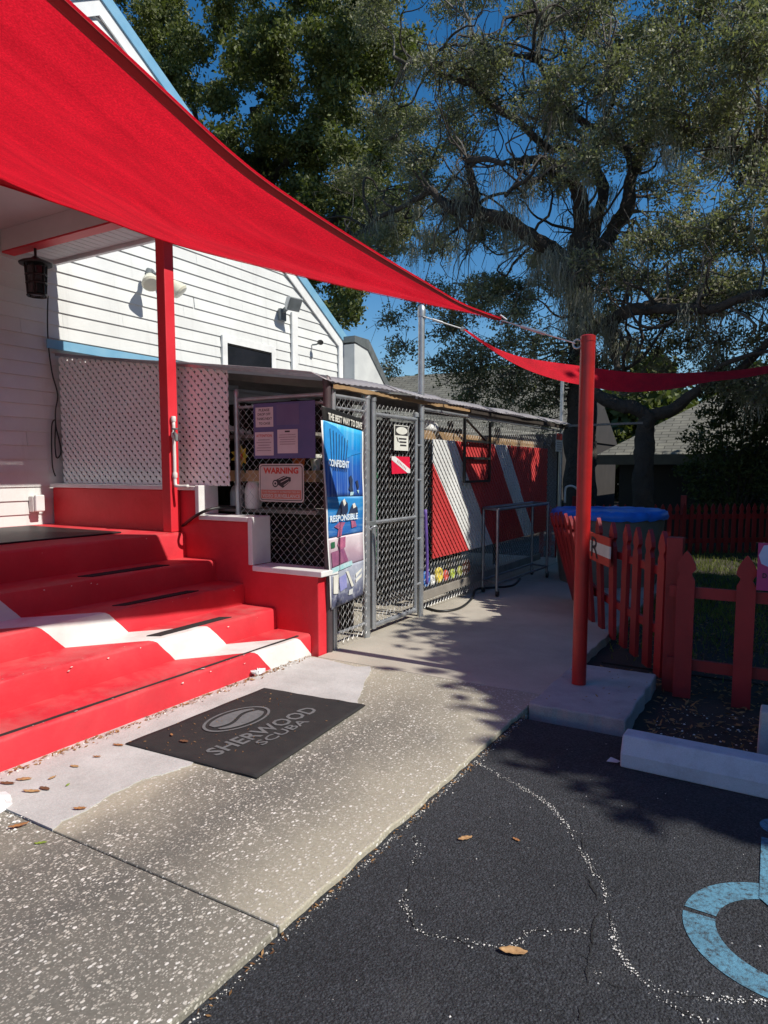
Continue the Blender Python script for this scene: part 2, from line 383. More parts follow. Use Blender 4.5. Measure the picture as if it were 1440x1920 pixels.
def mat_shingle(name, c1, c2, axis_scale=(1, 1, 1)):
    m, nt, b = newmat(name); N = NT(nt)
    br = N.n('TexBrick'); br.inputs['Scale'].default_value = 1.
    br.inputs['Brick Width'].default_value = .33; br.inputs['Row Height'].default_value = .14; br.inputs['Mortar Size'].default_value = .012
    br.inputs['Color1'].default_value = (*c1, 1); br.inputs['Color2'].default_value = (*c2, 1); br.inputs['Mortar'].default_value = (*sc(c1, .35), 1)
    mp = N.n('Mapping'); mp.inputs['Rotation'].default_value = (R(-28.7), 0, 0); N.l(N.pos(), mp.inputs['Vector']); N.l(mp.outputs[0], br.inputs['Vector'])
    c = N.mix(.5, br.outputs[0], N.mix(1., br.outputs[0], N.ramp(N.noise(2, 6), [(.3, .55), (.7, 1.4)]), 'MULTIPLY'))
    N.l(c, b.inputs['Base Color']); b.inputs['Roughness'].default_value = .95; N.bump(br.outputs['Fac'], -.6, .02, b); return m
m_shingle = mat_shingle('grey_shingles', (.20, .195, .165), (.15, .147, .13))
m_leaf_oak = leafmat('oak_leaves', (.072, .078, .046), (.26, .26, .16))
m_leaf_dark = leafmat('dense_oak_leaves', (.042, .060, .022), (.15, .165, .058))
m_leaf_shrub = leafmat('shrub_leaves', (.03, .045, .02), (.09, .11, .04))
m_moss = leafmat('spanish_moss', (.15, .15, .125), (.30, .295, .255), .3, .9)
m_grass = leafmat('grass_blades', (.07, .10, .02), (.20, .22, .05), .35)
m_dryleaf = leafmat('dry_leaves', (.10, .045, .02), (.36, .20, .08), .15, .6)
m_palecrumb = leafmat('white_gravel', (.35, .33, .30), (.75, .73, .68), .0, .9)
m_fallen = M_('fallen_leaf_brown', (.42, .20, .07), (.25, .11, .05), 60, .6)
m_fallen2 = M_('fallen_leaf_tan', (.50, .31, .14), (.33, .18, .08), 60, .6); m_fallen3 = M_('fallen_leaf_dark', (.20, .09, .045), (.12, .06, .03), 60, .6)
m_fallengreen = M_('fallen_leaf_green', (.28, .38, .05), (.16, .25, .04), 60, .5)

# ------------------------------------------------------------------ text
def text(name, s, o, u, v, w, h, mat, parent, sx=None, bold=0.0):
    """flat lettering filling a box w x h whose lower-left corner is o, along unit vectors u (reading) and v (up)"""
    cu = bpy.data.curves.new('txt', 'FONT'); cu.body = s; cu.size = 1.0; cu.resolution_u = 2; cu.offset = bold
    to = bpy.data.objects.new('txt', cu); me = bpy.data.meshes.new_from_object(to)
    bpy.data.objects.remove(to); bpy.data.curves.remove(cu)
    n = len(me.vertices); co = np.empty(n*3, np.float32); me.vertices.foreach_get('co', co); co = co.reshape(-1, 3)
    lo = co.min(0); hi = co.max(0); a = (co[:, 0]-lo[0])/max(1e-6, hi[0]-lo[0])*w; b = (co[:, 1]-lo[1])/max(1e-6, hi[1]-lo[1])*h
    o = np.array(o); P = o[None]+a[:, None]*np.array(u)[None]+b[:, None]*np.array(v)[None]
    me.vertices.foreach_set('co', P.astype(np.float32).ravel()); me.materials.clear(); me.materials.append(mat); me.update()
    ob = bpy.data.objects.new(name, me); COL.objects.link(ob); adopt(ob, parent); return ob
Z3 = Vector((0, 0, 1)); Y3 = Vector((0, 1, 0)); X3 = Vector((1, 0, 0))

# ================================================================== SETTING
AZ = -0.025                                    # asphalt level; the walk is level 0
struct(MB().box(-90, 90, -60, 130, -.6, -.075).build('ground', m_soil))
struct(MB().box(-1.305, 60, -40, 3.74, -.3, AZ).build('parking_lot', m_asph))
walk = struct(MB().box(-3.35, -1.315, -20, 11.2, -.3, -.03).build('sidewalk', m_soil))
def slab(y0, y1, x0, x1, m):
    mb = MB()
    n = 40; pts = []
    for k in range(n+1):                      # the kerb-side edge is chipped
        y = y0+(y1-y0)*k/n; pts.append((x1+.012*noise.noise(Vector((y*9, 2, 0)))+.008*noise.noise(Vector((y*31, 5, 0))), y))
    poly = [(x0, y0)]+pts+[(x0, y1)]
    mb.prism([(x, y, -.12) for x, y in poly], [(x, y, 0) for x, y in poly])
    return mb.build('slab', m, walk, bevel=.006)
slab(-3.2, 1.565, -4.6, -1.30, m_agg); slab(1.572, 4.131, -3.3, -1.30, m_agg)
slab(4.138, 8.4, -3.02, -1.30, m_walk); slab(8.41, 11.2, -3.02, -1.30, m_walk); slab(-9, -3.21, -4.6, -1.3, m_agg)
# smooth cement skim along the foot of the steps
pts = [gz(x, y) for x, y in ((98,1556),(180,1508),(255,1470),(330,1443),(380,1425),(470,1395),(560,1360),(640,1335),(672,1315),(690,1268),(697,1251))]
pts = smooth_path(pts, 9); mb = MB(); poly = [(-3.15, 1.578)]+[(p.x+.03*noise.noise(p*6)+.014*noise.noise(p*23)+.006*noise.noise(p*60), p.y) for p in pts]+[(-2.62, 4.05), (-2.95, 4.10), (-3.15, 4.10)]
mb.prism([(x, y, -.01) for x, y in poly], [(x, y, .0045) for x, y in poly]); struct(mb.build('concrete_patch', m_conc))
yardfloor = struct(MB().box(-6.2, -3.03, 4.33, 10.8, -.3, .0).build('yard_floor', m_walk))
lawn = struct(MB().box(-1.2, 30, 5.3, 60, -.3, -.062).build('lawn', m_soil))

# ---- concrete pad, wheel stops
ol = []
for (a, b) in (((-1.285, 3.86), (-.735, 3.86)), ((-.735, 3.86), (-.735, 4.86)), ((-.735, 4.86), (-1.285, 4.86)), ((-1.285, 4.86), (-1.285, 3.86))):
    for k in range(16):
        x = a[0]+(b[0]-a[0])*k/16; y = a[1]+(b[1]-a[1])*k/16; ol.append((x+.012*noise.noise(Vector((x*9, y*9, 1)))+.006*noise.noise(Vector((x*31, y*31, 1))), y+.012*noise.noise(Vector((x*9, y*9, 7)))+.006*noise.noise(Vector((x*31, y*31, 7)))))
tag(MB().prism([(x, y, -.2) for x, y in ol], [(x, y, .028) for x, y in ol]).build('concrete_pad', m_padconc, bevel=.01), 'square pale concrete footing pad under the red steel pole', 'concrete pad')
def wheelstop(name, a, b, w, h, label, mat):
    a = Vector(a); b = Vector(b); d = (b-a).normalized(); s = Vector((-d.y, d.x, 0)); mb = MB()
    prof = [(-w/2, 0), (w/2, 0), (w/2, h*.45), (w*.30, h), (-w*.30, h), (-w/2, h*.45)]
    mb.prism([a+s*u+Z3*z for u, z in prof], [b+s*u+Z3*z for u, z in prof])
    return tag(mb.build(name, mat, bevel=.008), label, 'wheel stop')
wheelstop('wheel_stop', (-.655, 3.43, AZ), (1.15, 3.38, AZ), .17, .15, 'long pale blue-grey concrete wheel stop lying on the asphalt', m_block)
mb = MB().prism([(-.10, 3.93, -.08), (.08, 3.93, -.08), (.08, 4.08, -.08), (-.10, 4.08, -.08)], [(-.095, 3.935, .17), (.075, 3.935, .17), (.075, 4.075, .17), (-.095, 4.075, .17)])
tag(mb.build('concrete_block', m_conc, bevel=.01), 'upright grey concrete block at the right edge behind the wheel stop', 'concrete block')

# ---- asphalt: accessible-parking symbol, cracks, gravel crumbs
def ring(cx, cy, r0, r1, a0, a1, z, n=40):
    mb = MB(); mb.grid(lambda u, v: (cx+(r0+(r1-r0)*v)*math.cos(a0+(a1-a0)*u), cy+(r0+(r1-r0)*v)*math.sin(a0+(a1-a0)*u), z), n, 1); return mb
hc = thing('wheelchair_symbol', 'light blue wheelchair symbol painted on the asphalt at the right edge', 'road marking', (.05, 2.35, AZ))
zz = AZ+.0022
ring(.055, 2.33, .205, .30, R(98), R(176), zz).build('wheel_arc', m_hcblue, hc); ring(.055, 2.33, .205, .30, R(181), R(372), zz).build('wheel_arc', m_hcblue, hc)
MB().poly([(-.035, 2.52, zz+.002), (.07, 2.40, zz+.002), (.10, 2.40, zz+.002), (.07, 2.96, zz+.002), (-.045, 2.96, zz+.002)]).build('body_bar', m_hcblue, hc)
MB().poly([(x_, y_, zz+.004) for x_, y_ in ((.11, 2.40), (.30, 2.40), (.42, 2.12), (.50, 2.15), (.36, 2.49), (.11, 2.49))]).build('leg_bar', m_hcblue, hc)
ring(.02, 3.08, .0, .075, 0, 2*math.pi, zz).build('head_dot', m_hcblue, hc)
cracks = [[(890,1427),(940,1455),(1000,1490),(1050,1530),(1085,1590),(1125,1650),(1140,1710),(1165,1790),(1215,1845),(1300,1865),(1440,1880)],
          [(1080,1520),(1090,1560),(1088,1620),(1115,1665),(1120,1700),(1110,1745),(1105,1800),(1095,1850),(1090,1915)],
          [(775,1570),(778,1610),(760,1680),(765,1715),(790,1745),(870,1765),(960,1775),(1000,1745),(1090,1745)],
          [(1202,1500),(1195,1540),(1150,1562),(1090,1572)],
          [(1105,1812),(1160,1850),(1240,1875),(1330,1915)], [(1405,1840),(1400,1880),(1385,1919)], [(1000,1790),(1050,1765),(1105,1800)]]
wd_ = [.0010, .0018, .0014, .0008, .0014, .0016, .0009]
m_crack = M_('crack_dark', (.012, .012, .012), (.022, .022, .022), 8, 1.)  # dark colour of the narrow strips that draw the cracks
crumb = []
mbc = MB()
for ci, (cl, wdt) in enumerate(zip(cracks, wd_)):
    P = smooth_path([gz(x, y, AZ+.003) for x, y in cl], 22)
    Q = [p+Vector((.014*noise.noise(p*9+Vector((ci, 0, 0)))+.007*noise.noise(p*41+Vector((ci, 0, 0)))+rnd.gauss(0, .0016), .014*noise.noise(p*9+Vector((0, ci, 5)))+.007*noise.noise(p*41+Vector((0, ci, 5)))+rnd.gauss(0, .0016), 0)) for p in P]
    i0 = len(mbc.v)
    for k, p in enumerate(Q):
        d = (Q[min(k+1, len(Q)-1)]-Q[max(k-1, 0)]).normalized(); s = Vector((-d.y, d.x, 0)); w = wdt*max(.05, .75+1.9*noise.noise(p*14+Vector((0, 0, ci)))+rnd.uniform(-.3, .3))
        mbc.v += [tuple(p-s*w), tuple(p+s*w)]
    for k in range(len(Q)-1): mbc.f.append((i0+2*k, i0+2*k+1, i0+2*k+3, i0+2*k+2))
    if ci in (0, 2, 4):
        for p in Q:
            for _ in range(int(max(0, (3.6 if ci == 0 else 1.5)*(1.15+1.6*noise.noise(p*7+Vector((ci, 3, 1))))))): crumb.append(p+Vector((rnd.gauss(0, .008), rnd.gauss(0, .008), 0)))
struct(mbc.build('asphalt_cracks', m_crack))
for _ in range(260):
    crumb.append(Vector((rnd.uniform(-1.28, 1.2), rnd.uniform(.8, 3.6), AZ)))
for _ in range(700):
    y = rnd.uniform(.6, 3.8); crumb.append(Vector((-1.285+abs(rnd.gauss(0, .012)), y, AZ)))
def pebbles(name, P, mat, smin, smax, z=None):
    mb = MB()
    for p in P:
        r = smin+(smax-smin)*rnd.random()**2.5; a = rnd.random()*6.28; i = len(mb.v); zz_ = p.z if z is None else z
        for k in range(4):
            t = a+k*1.57; q = r*rnd.uniform(.6, 1.2); mb.v.append((p.x+q*math.cos(t), p.y+q*math.sin(t), zz_+r*.1))
        mb.v.append((p.x, p.y, zz_+r*rnd.uniform(.5, .9)))
        for k in range(4): mb.f.append((i+k, i+(k+1) % 4, i+4))
    return stuff(mb.build(name, mat))
pebbles('gravel_crumbs', crumb, m_palecrumb, .0012, .0046)

# ================================================================== FRONT STEPS
SX = [-3.10, -3.43, -3.755, -4.06, -4.40]; SZ = [.16, .325, .49, .66, .875]
steps = thing('front_steps', 'red concrete porch steps with a diagonal white painted band', 'steps', (-3.8, 2, 0))
Y0, Y1 = -1.5, 4.168
for i in range(5):
    zb = -.05 if i == 0 else SZ[i-1]; xb = SX[i+1]-.06 if i < 4 else -6.19
    prof = [(SX[i], zb), (SX[i]-.004, SZ[i]-.022), (SX[i]-.012, SZ[i]-.006), (SX[i]-.028, SZ[i]), (xb, SZ[i]), (xb, zb)]
    ny = 46; mb = MB(); np_ = len(prof)
    for k in range(ny+1):
        y = Y0+(Y1-Y0)*k/ny
        for j, (x, z) in enumerate(prof):
            dx = .006*noise.noise(Vector((y*3, i*7, j)))+.004*noise.noise(Vector((y*11, i*3, j))) if j < 4 else 0
            dz = .005*noise.noise(Vector((y*2.1, i*5, 9))) if 0 < j < 4 else 0
            mb.v.append((x+dx, y, z+dz))
    for k in range(ny):
        for j in range(np_):
            j2 = (j+1) % np_; mb.f.append((k*np_+j, k*np_+j2, (k+1)*np_+j2, (k+1)*np_+j))
    mb.f.append(tuple(range(np_))); mb.f.append(tuple(reversed(range(ny*np_, (ny+1)*np_))))
    so_ = mb.build('step' if i < 4 else 'porch_floor', m_stepflag, steps, smooth=True)
    mb = MB()
    for _ in range(26 if i < 4 else 8):
        y = rnd.uniform(.6, 4.1); r_ = rnd.uniform(.002, .006)*(2 if rnd.random() < .1 else 1); x = SX[i]-rnd.choice((-.0022, .012, .02)); zc = SZ[i]+.0045 if x < SX[i] else SZ[i]-rnd.uniform(.02, .05)
        P = []
        for k in range(6):
            a = k*1.047; q = r_*rnd.uniform(.5, 1.3)
            P.append((x+q*math.cos(a)*.5, y+q*math.sin(a)*1.6, zc) if x < SX[i] else (x+.004, y+q*math.cos(a)*1.6, zc+q*math.sin(a)*.7))
        mb.poly(P)
    stuff(mb.build('paint_chips', m_palecrumb, so_))
    spans = [(1.78, 4.05, .006, .016), (3.06, 3.72, .03, .075), (3.06, 3.72, .03, .075), (3.06, 3.74, .05, .10)]
    if i < 4:
        a, b, g, w = spans[i]
        mb = MB(); n = 30; A = []; B = []
        for k in range(n+1):
            y = a+(b-a)*k/n; A.append((SX[i]-g-.022-(.004*noise.noise(Vector((y*30, i, 0))))-w, y+ (0 if i == 0 else -.05), SZ[i]+.012)); B.append((SX[i]-g-.022+(.004*noise.noise(Vector((y*30, i, 3)))), y, SZ[i]+.012))
        poly = A+B[::-1]; mb.prism([(x, y, z-.012) for x, y, z in poly], [(x, y, z-.006) for x, y, z in poly]); mb.build('grip_strip', m_rubber, so_)
# stepped cheek wall with white caps
cw = [(-3.03, -.05), (-3.03, .60), (-3.66, .60), (-3.66, .985), (-4.22, .985), (-4.22, 1.225), (-6.19, 1.225), (-6.19, -.05)]
MB().prism([(x, 4.17, z) for x, z in cw], [(x, 4.315, z) for x, z in cw]).build('cheek_wall', m_stucco, steps, bevel=.008)
for (x0, x1, z0, z1) in ((-3.645, -2.975, .602, .645), (-3.685, -3.64, .647, 1.028), (-4.215, -3.688, .987, 1.026), (-4.25, -4.205, 1.028, 1.268), (-6.18, -4.253, 1.227, 1.262)):
    MB().box(x0, x1, 4.135, 4.36, z0, z1).build('wall_cap', m_trim, steps, bevel=.006)
tag(MB().box(-6.0, -4.75, 1.0, 3.80, .877, .889).build('doormat', m_black, bevel=.004), 'large black rubber mat lying on the porch floor', 'mat')
# rug on the sidewalk with lettering
MC = [gz(235,1398,.0), gz(482,1462,.0), gz(685,1325,.0), gz(495,1293,.0)]
mt = thing('entrance_mat', 'black entrance mat with grey lettering lying before the steps', 'mat', (MC[0]+MC[2])/2)
def matpt(u, v):
    return MC[0]*(1-u)*(1-v)+MC[3]*u*(1-v)+MC[2]*u*v+MC[1]*(1-u)*v
MB().grid(lambda u, v: matpt(u, v)+Vector((0, 0, .0085+.003*noise.noise(Vector((u*5, v*4, 0)))+(.006*max(0, abs(u-.5)-.44)/.06)*noise.noise(Vector((v*6, u, 3))))), 30, 24).build('mat_sheet', m_rubber, mt, smooth='all', solid=.006)
m_matgrey = M_('mat_print_grey', (.16, .165, .17), (.10, .105, .11), 30, .9, fine=.3)
zt = Vector((0, 0, .0155))
o_ = gz(412,1424); e_ = gz(603,1337); u_ = (e_-o_); L_ = u_.length; u_.normalize(); v_ = Vector((-u_.y, u_.x, 0))
text('lettering', 'SHERWOOD', o_+zt+v_*.012, u_, v_, L_, .105, m_matgrey, mt, bold=.02)
o2 = gz(490,1402); e2 = gz(578,1357); L2 = (e2-o2).length
text('lettering', 'SCUBA', o2+zt-v_*.012, (e2-o2).normalized(), v_, L2, .065, m_matgrey, mt, bold=.015)
lc = gz(445,1352)+zt
def lg(a, b): return lc+u_*a+v_*b
mb = MB(); mb.grid(lambda s, t: lg(math.cos(s*6.283)*(.205+.018*t), math.sin(s*6.283)*(.120+.014*t)), 48, 1); mb.build('logo_ring', m_matgrey, mt)
def blade(sgn):
    top = []; bot = []
    for k in range(25):
        a = -.165+.33*k/24
        yo = .098*math.sqrt(max(0, 1-(a/.185)**2)); yi = .030*math.sin(a/.165*math.pi*.9)
        top.append((sgn*a, sgn*max(yo, yi+.004))); bot.append((sgn*a, sgn*(yi+.012)))
    mb = MB(); i = 0
    for (a, b), (a2, b2) in zip(top, bot): mb.v += [tuple(lg(a, b)), tuple(lg(a2, b2))]
    for k in range(24): mb.f.append((2*k, 2*k+1, 2*k+3, 2*k+2))
    mb.build('logo_blade', m_matgrey, mt)
blade(1); blade(-1)

# ================================================================== HOUSE
XW = -6.2
APEX = (4.9, 6.05); SL = .62; YL, YR = .6, 9.2
house = thing('white_house', 'white clapboard house with blue roof edge, gable wall and covered porch', 'house', (XW, 4.9, 0))
gable = [(YL, -.05), (YR, -.05), (YR, 3.38), (APEX[0], APEX[1]), (YL, 3.38)]
wall = MB().prism([(XW-.03, y, z) for y, z in gable], [(XW-.2, y, z) for y, z in gable]).build('wall', m_white, house)
EXP = .1292; unit = MB().prism([(0, 0, 0), (0, 1, 0), (0, 1, EXP+.012), (0, 0, EXP+.012)], [(.021, 0, 0), (.021, 1, 0), (.005, 1, EXP+.012), (.005, 0, EXP+.012)]).mesh('clapboard', m_white)
z = .72
while z < 5.95:
    if z+EXP < 3.38: a, b = YL, YR
    else:
        hw = max(0, (APEX[1]-z)/SL); a, b = APEX[0]-hw, APEX[0]+hw
    cuts = [a]+sorted(rnd.uniform(a+.3, b-.3) for _ in range(2 if b-a > 3 else 1 if b-a > 1 else 0))+[b]
    for p, q in zip(cuts, cuts[1:]):
        if q-p < .05: continue
        piece('clapboard', unit, Matrix.Translation((XW-.03+rnd.uniform(0, .0015), p+.001, z)) @ Matrix.Diagonal((1, q-p-.002, 1, 1)), wall)
    z += EXP
# window
w0 = gx(424, 643, XW); w1 = gx(508, 702, XW)
wy0, wy1, wz0, wz1 = w0.y, w1.y, 2.56, w0.z
win = MB()
for (a, b, c_, d) in ((wy0-.085, wy0, wz0-.06, wz1+.085), (wy1, wy1+.085, wz0-.06, wz1+.085), (wy0, wy1, wz1, wz1+.085), (wy0, wy1, wz0-.06, wz0)):
    win.box(XW-.005, XW+.022, a, b, c_, d)
wf = win.build('window', m_trim, house)
MB().box(XW-.02, XW+.004, wy0+.001, wy1-.001, wz0+.001, wz1-.001).build('pane', m_glass, wf)
MB().box(XW+.004, XW+.012, wy0+.001, wy0+.02, wz0+.001, wz1-.001).box(XW+.004, XW+.012, wy1-.02, wy1-.001, wz0+.001, wz1-.001).box(XW+.004, XW+.012, wy0+.02, wy1-.02, wz1-.02, wz1-.001).build('sash', m_blackmetal, wf)
MB().box(XW-.005, XW+.03, 7.93, 8.06, 1.9, 3.60).build('trim_board', m_trim, house, bevel=.004)
MB().box(XW-.005, XW+.026, 9.10, 9.21, .2, 3.36).build('corner_board', m_trim, house, bevel=.004)
# roof: two slopes, barge boards and blue metal rake edge
def rp(y): return APEX[1]-SL*abs(y-APEX[0])
for sgn in (1, -1):
    yE = APEX[0]+sgn*4.45
    A = [(XW+.020, APEX[0], APEX[1]+.10), (XW+.020, yE, rp(yE)+.10), (XW-9, yE, rp(yE)+.10), (XW-9, APEX[0], APEX[1]+.10)]
    rf = MB().prism([(x, y, z) for x, y, z in A], [(x, y, z+.05) for x, y, z in A]).build('roof', m_shingle, house)
    MB().prism([(XW+.0205, APEX[0], APEX[1]+.02), (XW+.0205, yE, rp(yE)+.02), (XW+.0205, yE, rp(yE)+.165), (XW+.0205, APEX[0], APEX[1]+.165)],
               [(XW+.040, APEX[0], APEX[1]+.02), (XW+.040, yE, rp(yE)+.02), (XW+.040, yE, rp(yE)+.165), (XW+.040, APEX[0], APEX[1]+.165)]).build('rake_edge', m_bluetrim, rf)
    MB().prism([(XW+.000, APEX[0], APEX[1]-.14), (XW+.000, yE, rp(yE)-.14), (XW+.000, yE, rp(yE)+.095), (XW+.000, APEX[0], APEX[1]+.095)],
               [(XW+.019, APEX[0], APEX[1]-.14), (XW+.019, yE, rp(yE)-.14), (XW+.019, yE, rp(yE)+.095), (XW+.019, APEX[0], APEX[1]+.095)]).build('barge_board', m_trim, rf)
# boxed eave return and lower side roof beyond the corner
er = MB().prism([(XW+.23, 9.22, 2.6), (XW+.23, 10.2, 2.72), (XW+.23, 9.58, 3.36), (XW+.23, 9.22, 3.34)], [(XW-3, 9.22, 2.6), (XW-3, 10.2, 2.72), (XW-3, 9.58, 3.36), (XW-3, 9.22, 3.34)]).build('eave_return', m_palewall, house)
MB().prism([(XW+.25, 9.60, 3.30), (XW+.25, 10.30, 2.66), (XW+.25, 10.36, 2.74), (XW+.25, 9.62, 3.46), (XW+.25, 9.2, 3.46), (XW+.25, 9.2, 3.37)],
           [(XW-3, 9.60, 3.30), (XW-3, 10.30, 2.66), (XW-3, 10.36, 2.74), (XW-3, 9.62, 3.46), (XW-3, 9.2, 3.46), (XW-3, 9.2, 3.37)]).build('gutter', m_fixgrey, er)
MB().box(XW-3.2, XW-.2, 9.19, 9.24, 0, 3.3).build('side_wall', m_white, house)
# porch roof
pr = MB().box(XW, -4.15, -1.5, 4.33, 3.525, 3.60).build('porch_roof', m_ceil, house)
MB().box(XW, -4.45, 3.78, 3.90, 3.345, 3.524).build('beam', m_ceil, pr); MB().box(XW, -4.45, 3.782, 3.898, 3.33, 3.344).build('beam_underside', m_red, pr)
MB().box(-4.57, -4.45, -1.5, 3.779, 3.34, 3.524).build('beam', m_ceil, pr)
soff = MB().box(XW, -4.17, 3.901, 4.285, 3.392, 3.41).build('soffit', m_ceil, pr)
for k in range(22):
    x = XW+.05+k*.092; MB().box(x, x+.084, 3.905, 4.28, 3.384, 3.3915).build('soffit_slat', m_ceil, soff)
MB().box(XW, -4.14, 4.286, 4.325, 3.35, 3.523).build('fascia', m_trim, pr); MB().box(-4.149, -4.11, -1.5, 4.285, 3.35, 3.523).build('fascia', m_trim, pr)
MB().box(-4.55, -4.45, 4.06, 4.16, .878, 3.39).build('porch_post', m_red, house, bevel=.006)
MB().box(XW+.025, XW+.04, 4.16, 8.9, 2.55, 2.635).build('flashing', m_bluetrim, house)

# ---- fixtures on the house
fl = thing('double_floodlight', 'double floodlight with two cream cone bulbs on the sunlit siding', 'floodlight', (XW, 5.4, 3.45))
ce = gx(277, 505, XW+.12); cc = Vector((XW+.03, 5.45, ce.z))
MB().lathe(cc-Vector((.03, 0, 0)), [(.055, 0), (.055, .03), (.03, .045)], 14, (1, 0, 0)).build('base_plate', m_fixgrey, fl, smooth=True)
for s, d in ((-1, Vector((.55, -.35, -.75))), (1, Vector((.55, .45, -.75)))):
    d.normalize(); a = cc+Vector((.09, s*.12, -.02))
    MB().tube([cc, cc+Vector((.06, s*.06, .01)), a], .014, 8).lathe(a-d*.03, [(.026, 0), (.032, .03), (.03, .09)], 12, d).build('socket', m_fixgrey, fl, smooth=True)
    MB().lathe(a+d*.062, [(.03, 0), (.05, .03), (.085, .10), (.098, .15), (.08, .17), (.01, .178)], 18, d).build('bulb', m_cream, fl, smooth=True)
fl2 = thing('wall_floodlight', 'square grey floodlight below the rake of the gable', 'floodlight', (XW, 7.95, 3.6))
c2 = gx(548, 568, XW+.2)
MB().bar(Vector((XW, c2.y, c2.z-.12)), c2, .05, .05).box(XW, XW+.05, c2.y-.06, c2.y+.06, c2.z-.22, c2.z-.06).build('bracket', m_fixgrey, fl2, bevel=.006)
d = Vector((.8, -.2, -.45)).normalized(); a = d.cross(Z3).normalized(); b = a.cross(d)
MB().prism([c2+a*x*.075+b*y*.06-d*.06 for x, y in ((-1,-1),(1,-1),(1,1),(-1,1))], [c2+a*x*.115+b*y*.095+d*.06 for x, y in ((-1,-1),(1,-1),(1,1),(-1,1))]).build('lamp_head', m_palewall, fl2, bevel=.006)
MB().obox(c2+d*.066, a*.10, b*.08, d*.004).build('lens', m_fixgrey, fl2)
sc1 = thing('security_camera', 'small dark security camera low on the siding right of the white trim', 'camera', (XW, 8.6, 3.3))
c3 = gx(600, 641, XW+.14)
MB().tube([(XW, c3.y, c3.z-.03), (XW+.08, c3.y, c3.z-.03), c3], .012, 8).build('arm', m_fixgrey, sc1); MB().lathe(c3-Vector((.03, 0, 0)), [(.02, 0), (.035, .02), (.038, .06), (.03, .08)], 14, (.9, -.2, -.2)).build('housing', m_black, sc1, smooth=True)
lt = thing('porch_lantern', 'black cylinder lantern hanging under the porch beam', 'lantern', (-5.83, 3.84, 3.0))
lx, ly = -5.83, 3.86
MB().tube([(lx, ly, 3.33), (lx, ly, 3.25)], .012, 8).lathe((lx, ly, 3.14), [(.135, .05), (.14, .062), (.12, .075), (.05, .10), (.02, .12)], 20).build('cap', m_blackmetal, lt, smooth=True)
MB().lathe((lx, ly, 2.93), [(.07, 0), (.078, .01), (.085, .24), (.05, .25)], 10).build('glass', m_glass, lt)
for k in range(6):
    t = k*math.pi/3+.2; MB().tube([(lx+.075*math.cos(t), ly+.075*math.sin(t), 2.92), (lx+.09*math.cos(t), ly+.09*math.sin(t), 3.2)], .009, 5).build('bar', m_blackmetal, lt)
for zz_, r_ in ((2.925, .08), (3.03, .084), (3.10, .087)):
    MB().tube([(lx+r_*math.cos(t*.3142*1.0), ly+r_*math.sin(t*.3142), zz_) for t in range(21)], .008, 5).build('hoop', m_blackmetal, lt)
tag(MB().tube(smooth_path([gx(x, y, XW+.03) for x, y in ((90,555),(89,600),(91,650),(98,700),(108,740),(104,770),(105,800),(112,830),(114,850),(106,858),(103,830),(104,790),(97,800),(98,870),(104,893))], 6), .007, 6).build('power_cord', m_black, smooth='all'), 'thin black power cord hanging down the shaded siding beside the lattice', 'cord')
ob = thing('outlet_box', 'white weatherproof outlet box low on the porch wall', 'outlet box', (XW, 3.97, 1.0))
MB().box(XW-.01, XW+.06, 3.93, 4.03, 1.0, 1.15).build('box', m_pvc, ob, bevel=.008); MB().box(XW+.062, XW+.10, 3.935, 4.025, 1.005, 1.16).build('cover', m_trim, ob, bevel=.01)
pp = thing('water_pipe', 'white water pipe with dark tap fixed to the red porch post', 'pipe', (-4.44, 4.1, 1.25))
px_ = -4.425
MB().tube(smooth_path([(px_, 4.09, 1.80), (px_, 4.09, 1.50), (px_, 4.09, 1.29), (px_+.03, 4.09, 1.262), (px_+.14, 4.10, 1.262)], 5), .014, 10).build('pipe_run', m_pvc, pp, smooth='all')
for z_ in (1.79, 1.66, 1.33): MB().lathe((px_, 4.09, z_), [(.018, 0), (.021, .01), (.021, .035), (.018, .045)], 12).build('collar', m_pvc, pp, smooth=True)
MB().tube([(px_, 4.09, 1.70), (px_+.05, 4.07, 1.68), (px_+.06, 4.06, 1.63)], .014, 8).lathe((px_+.055, 4.05, 1.72), [(.006, -.04), (.006, 0), (.028, .004), (.028, .014)], 10).build('tap', m_fixgrey, pp, smooth=True)
tag(MB().tube(smooth_path([gz(338,990,.90), gy(360,972,4.10), gy(385,958,4.10), gy(410,952,4.2), gy(440,951,4.36), gy(470,956,4.5)], 6), .013, 8).build('garden_hose', m_black, smooth='all'), 'black hose looping over the white wall cap by the porch post', 'hose')

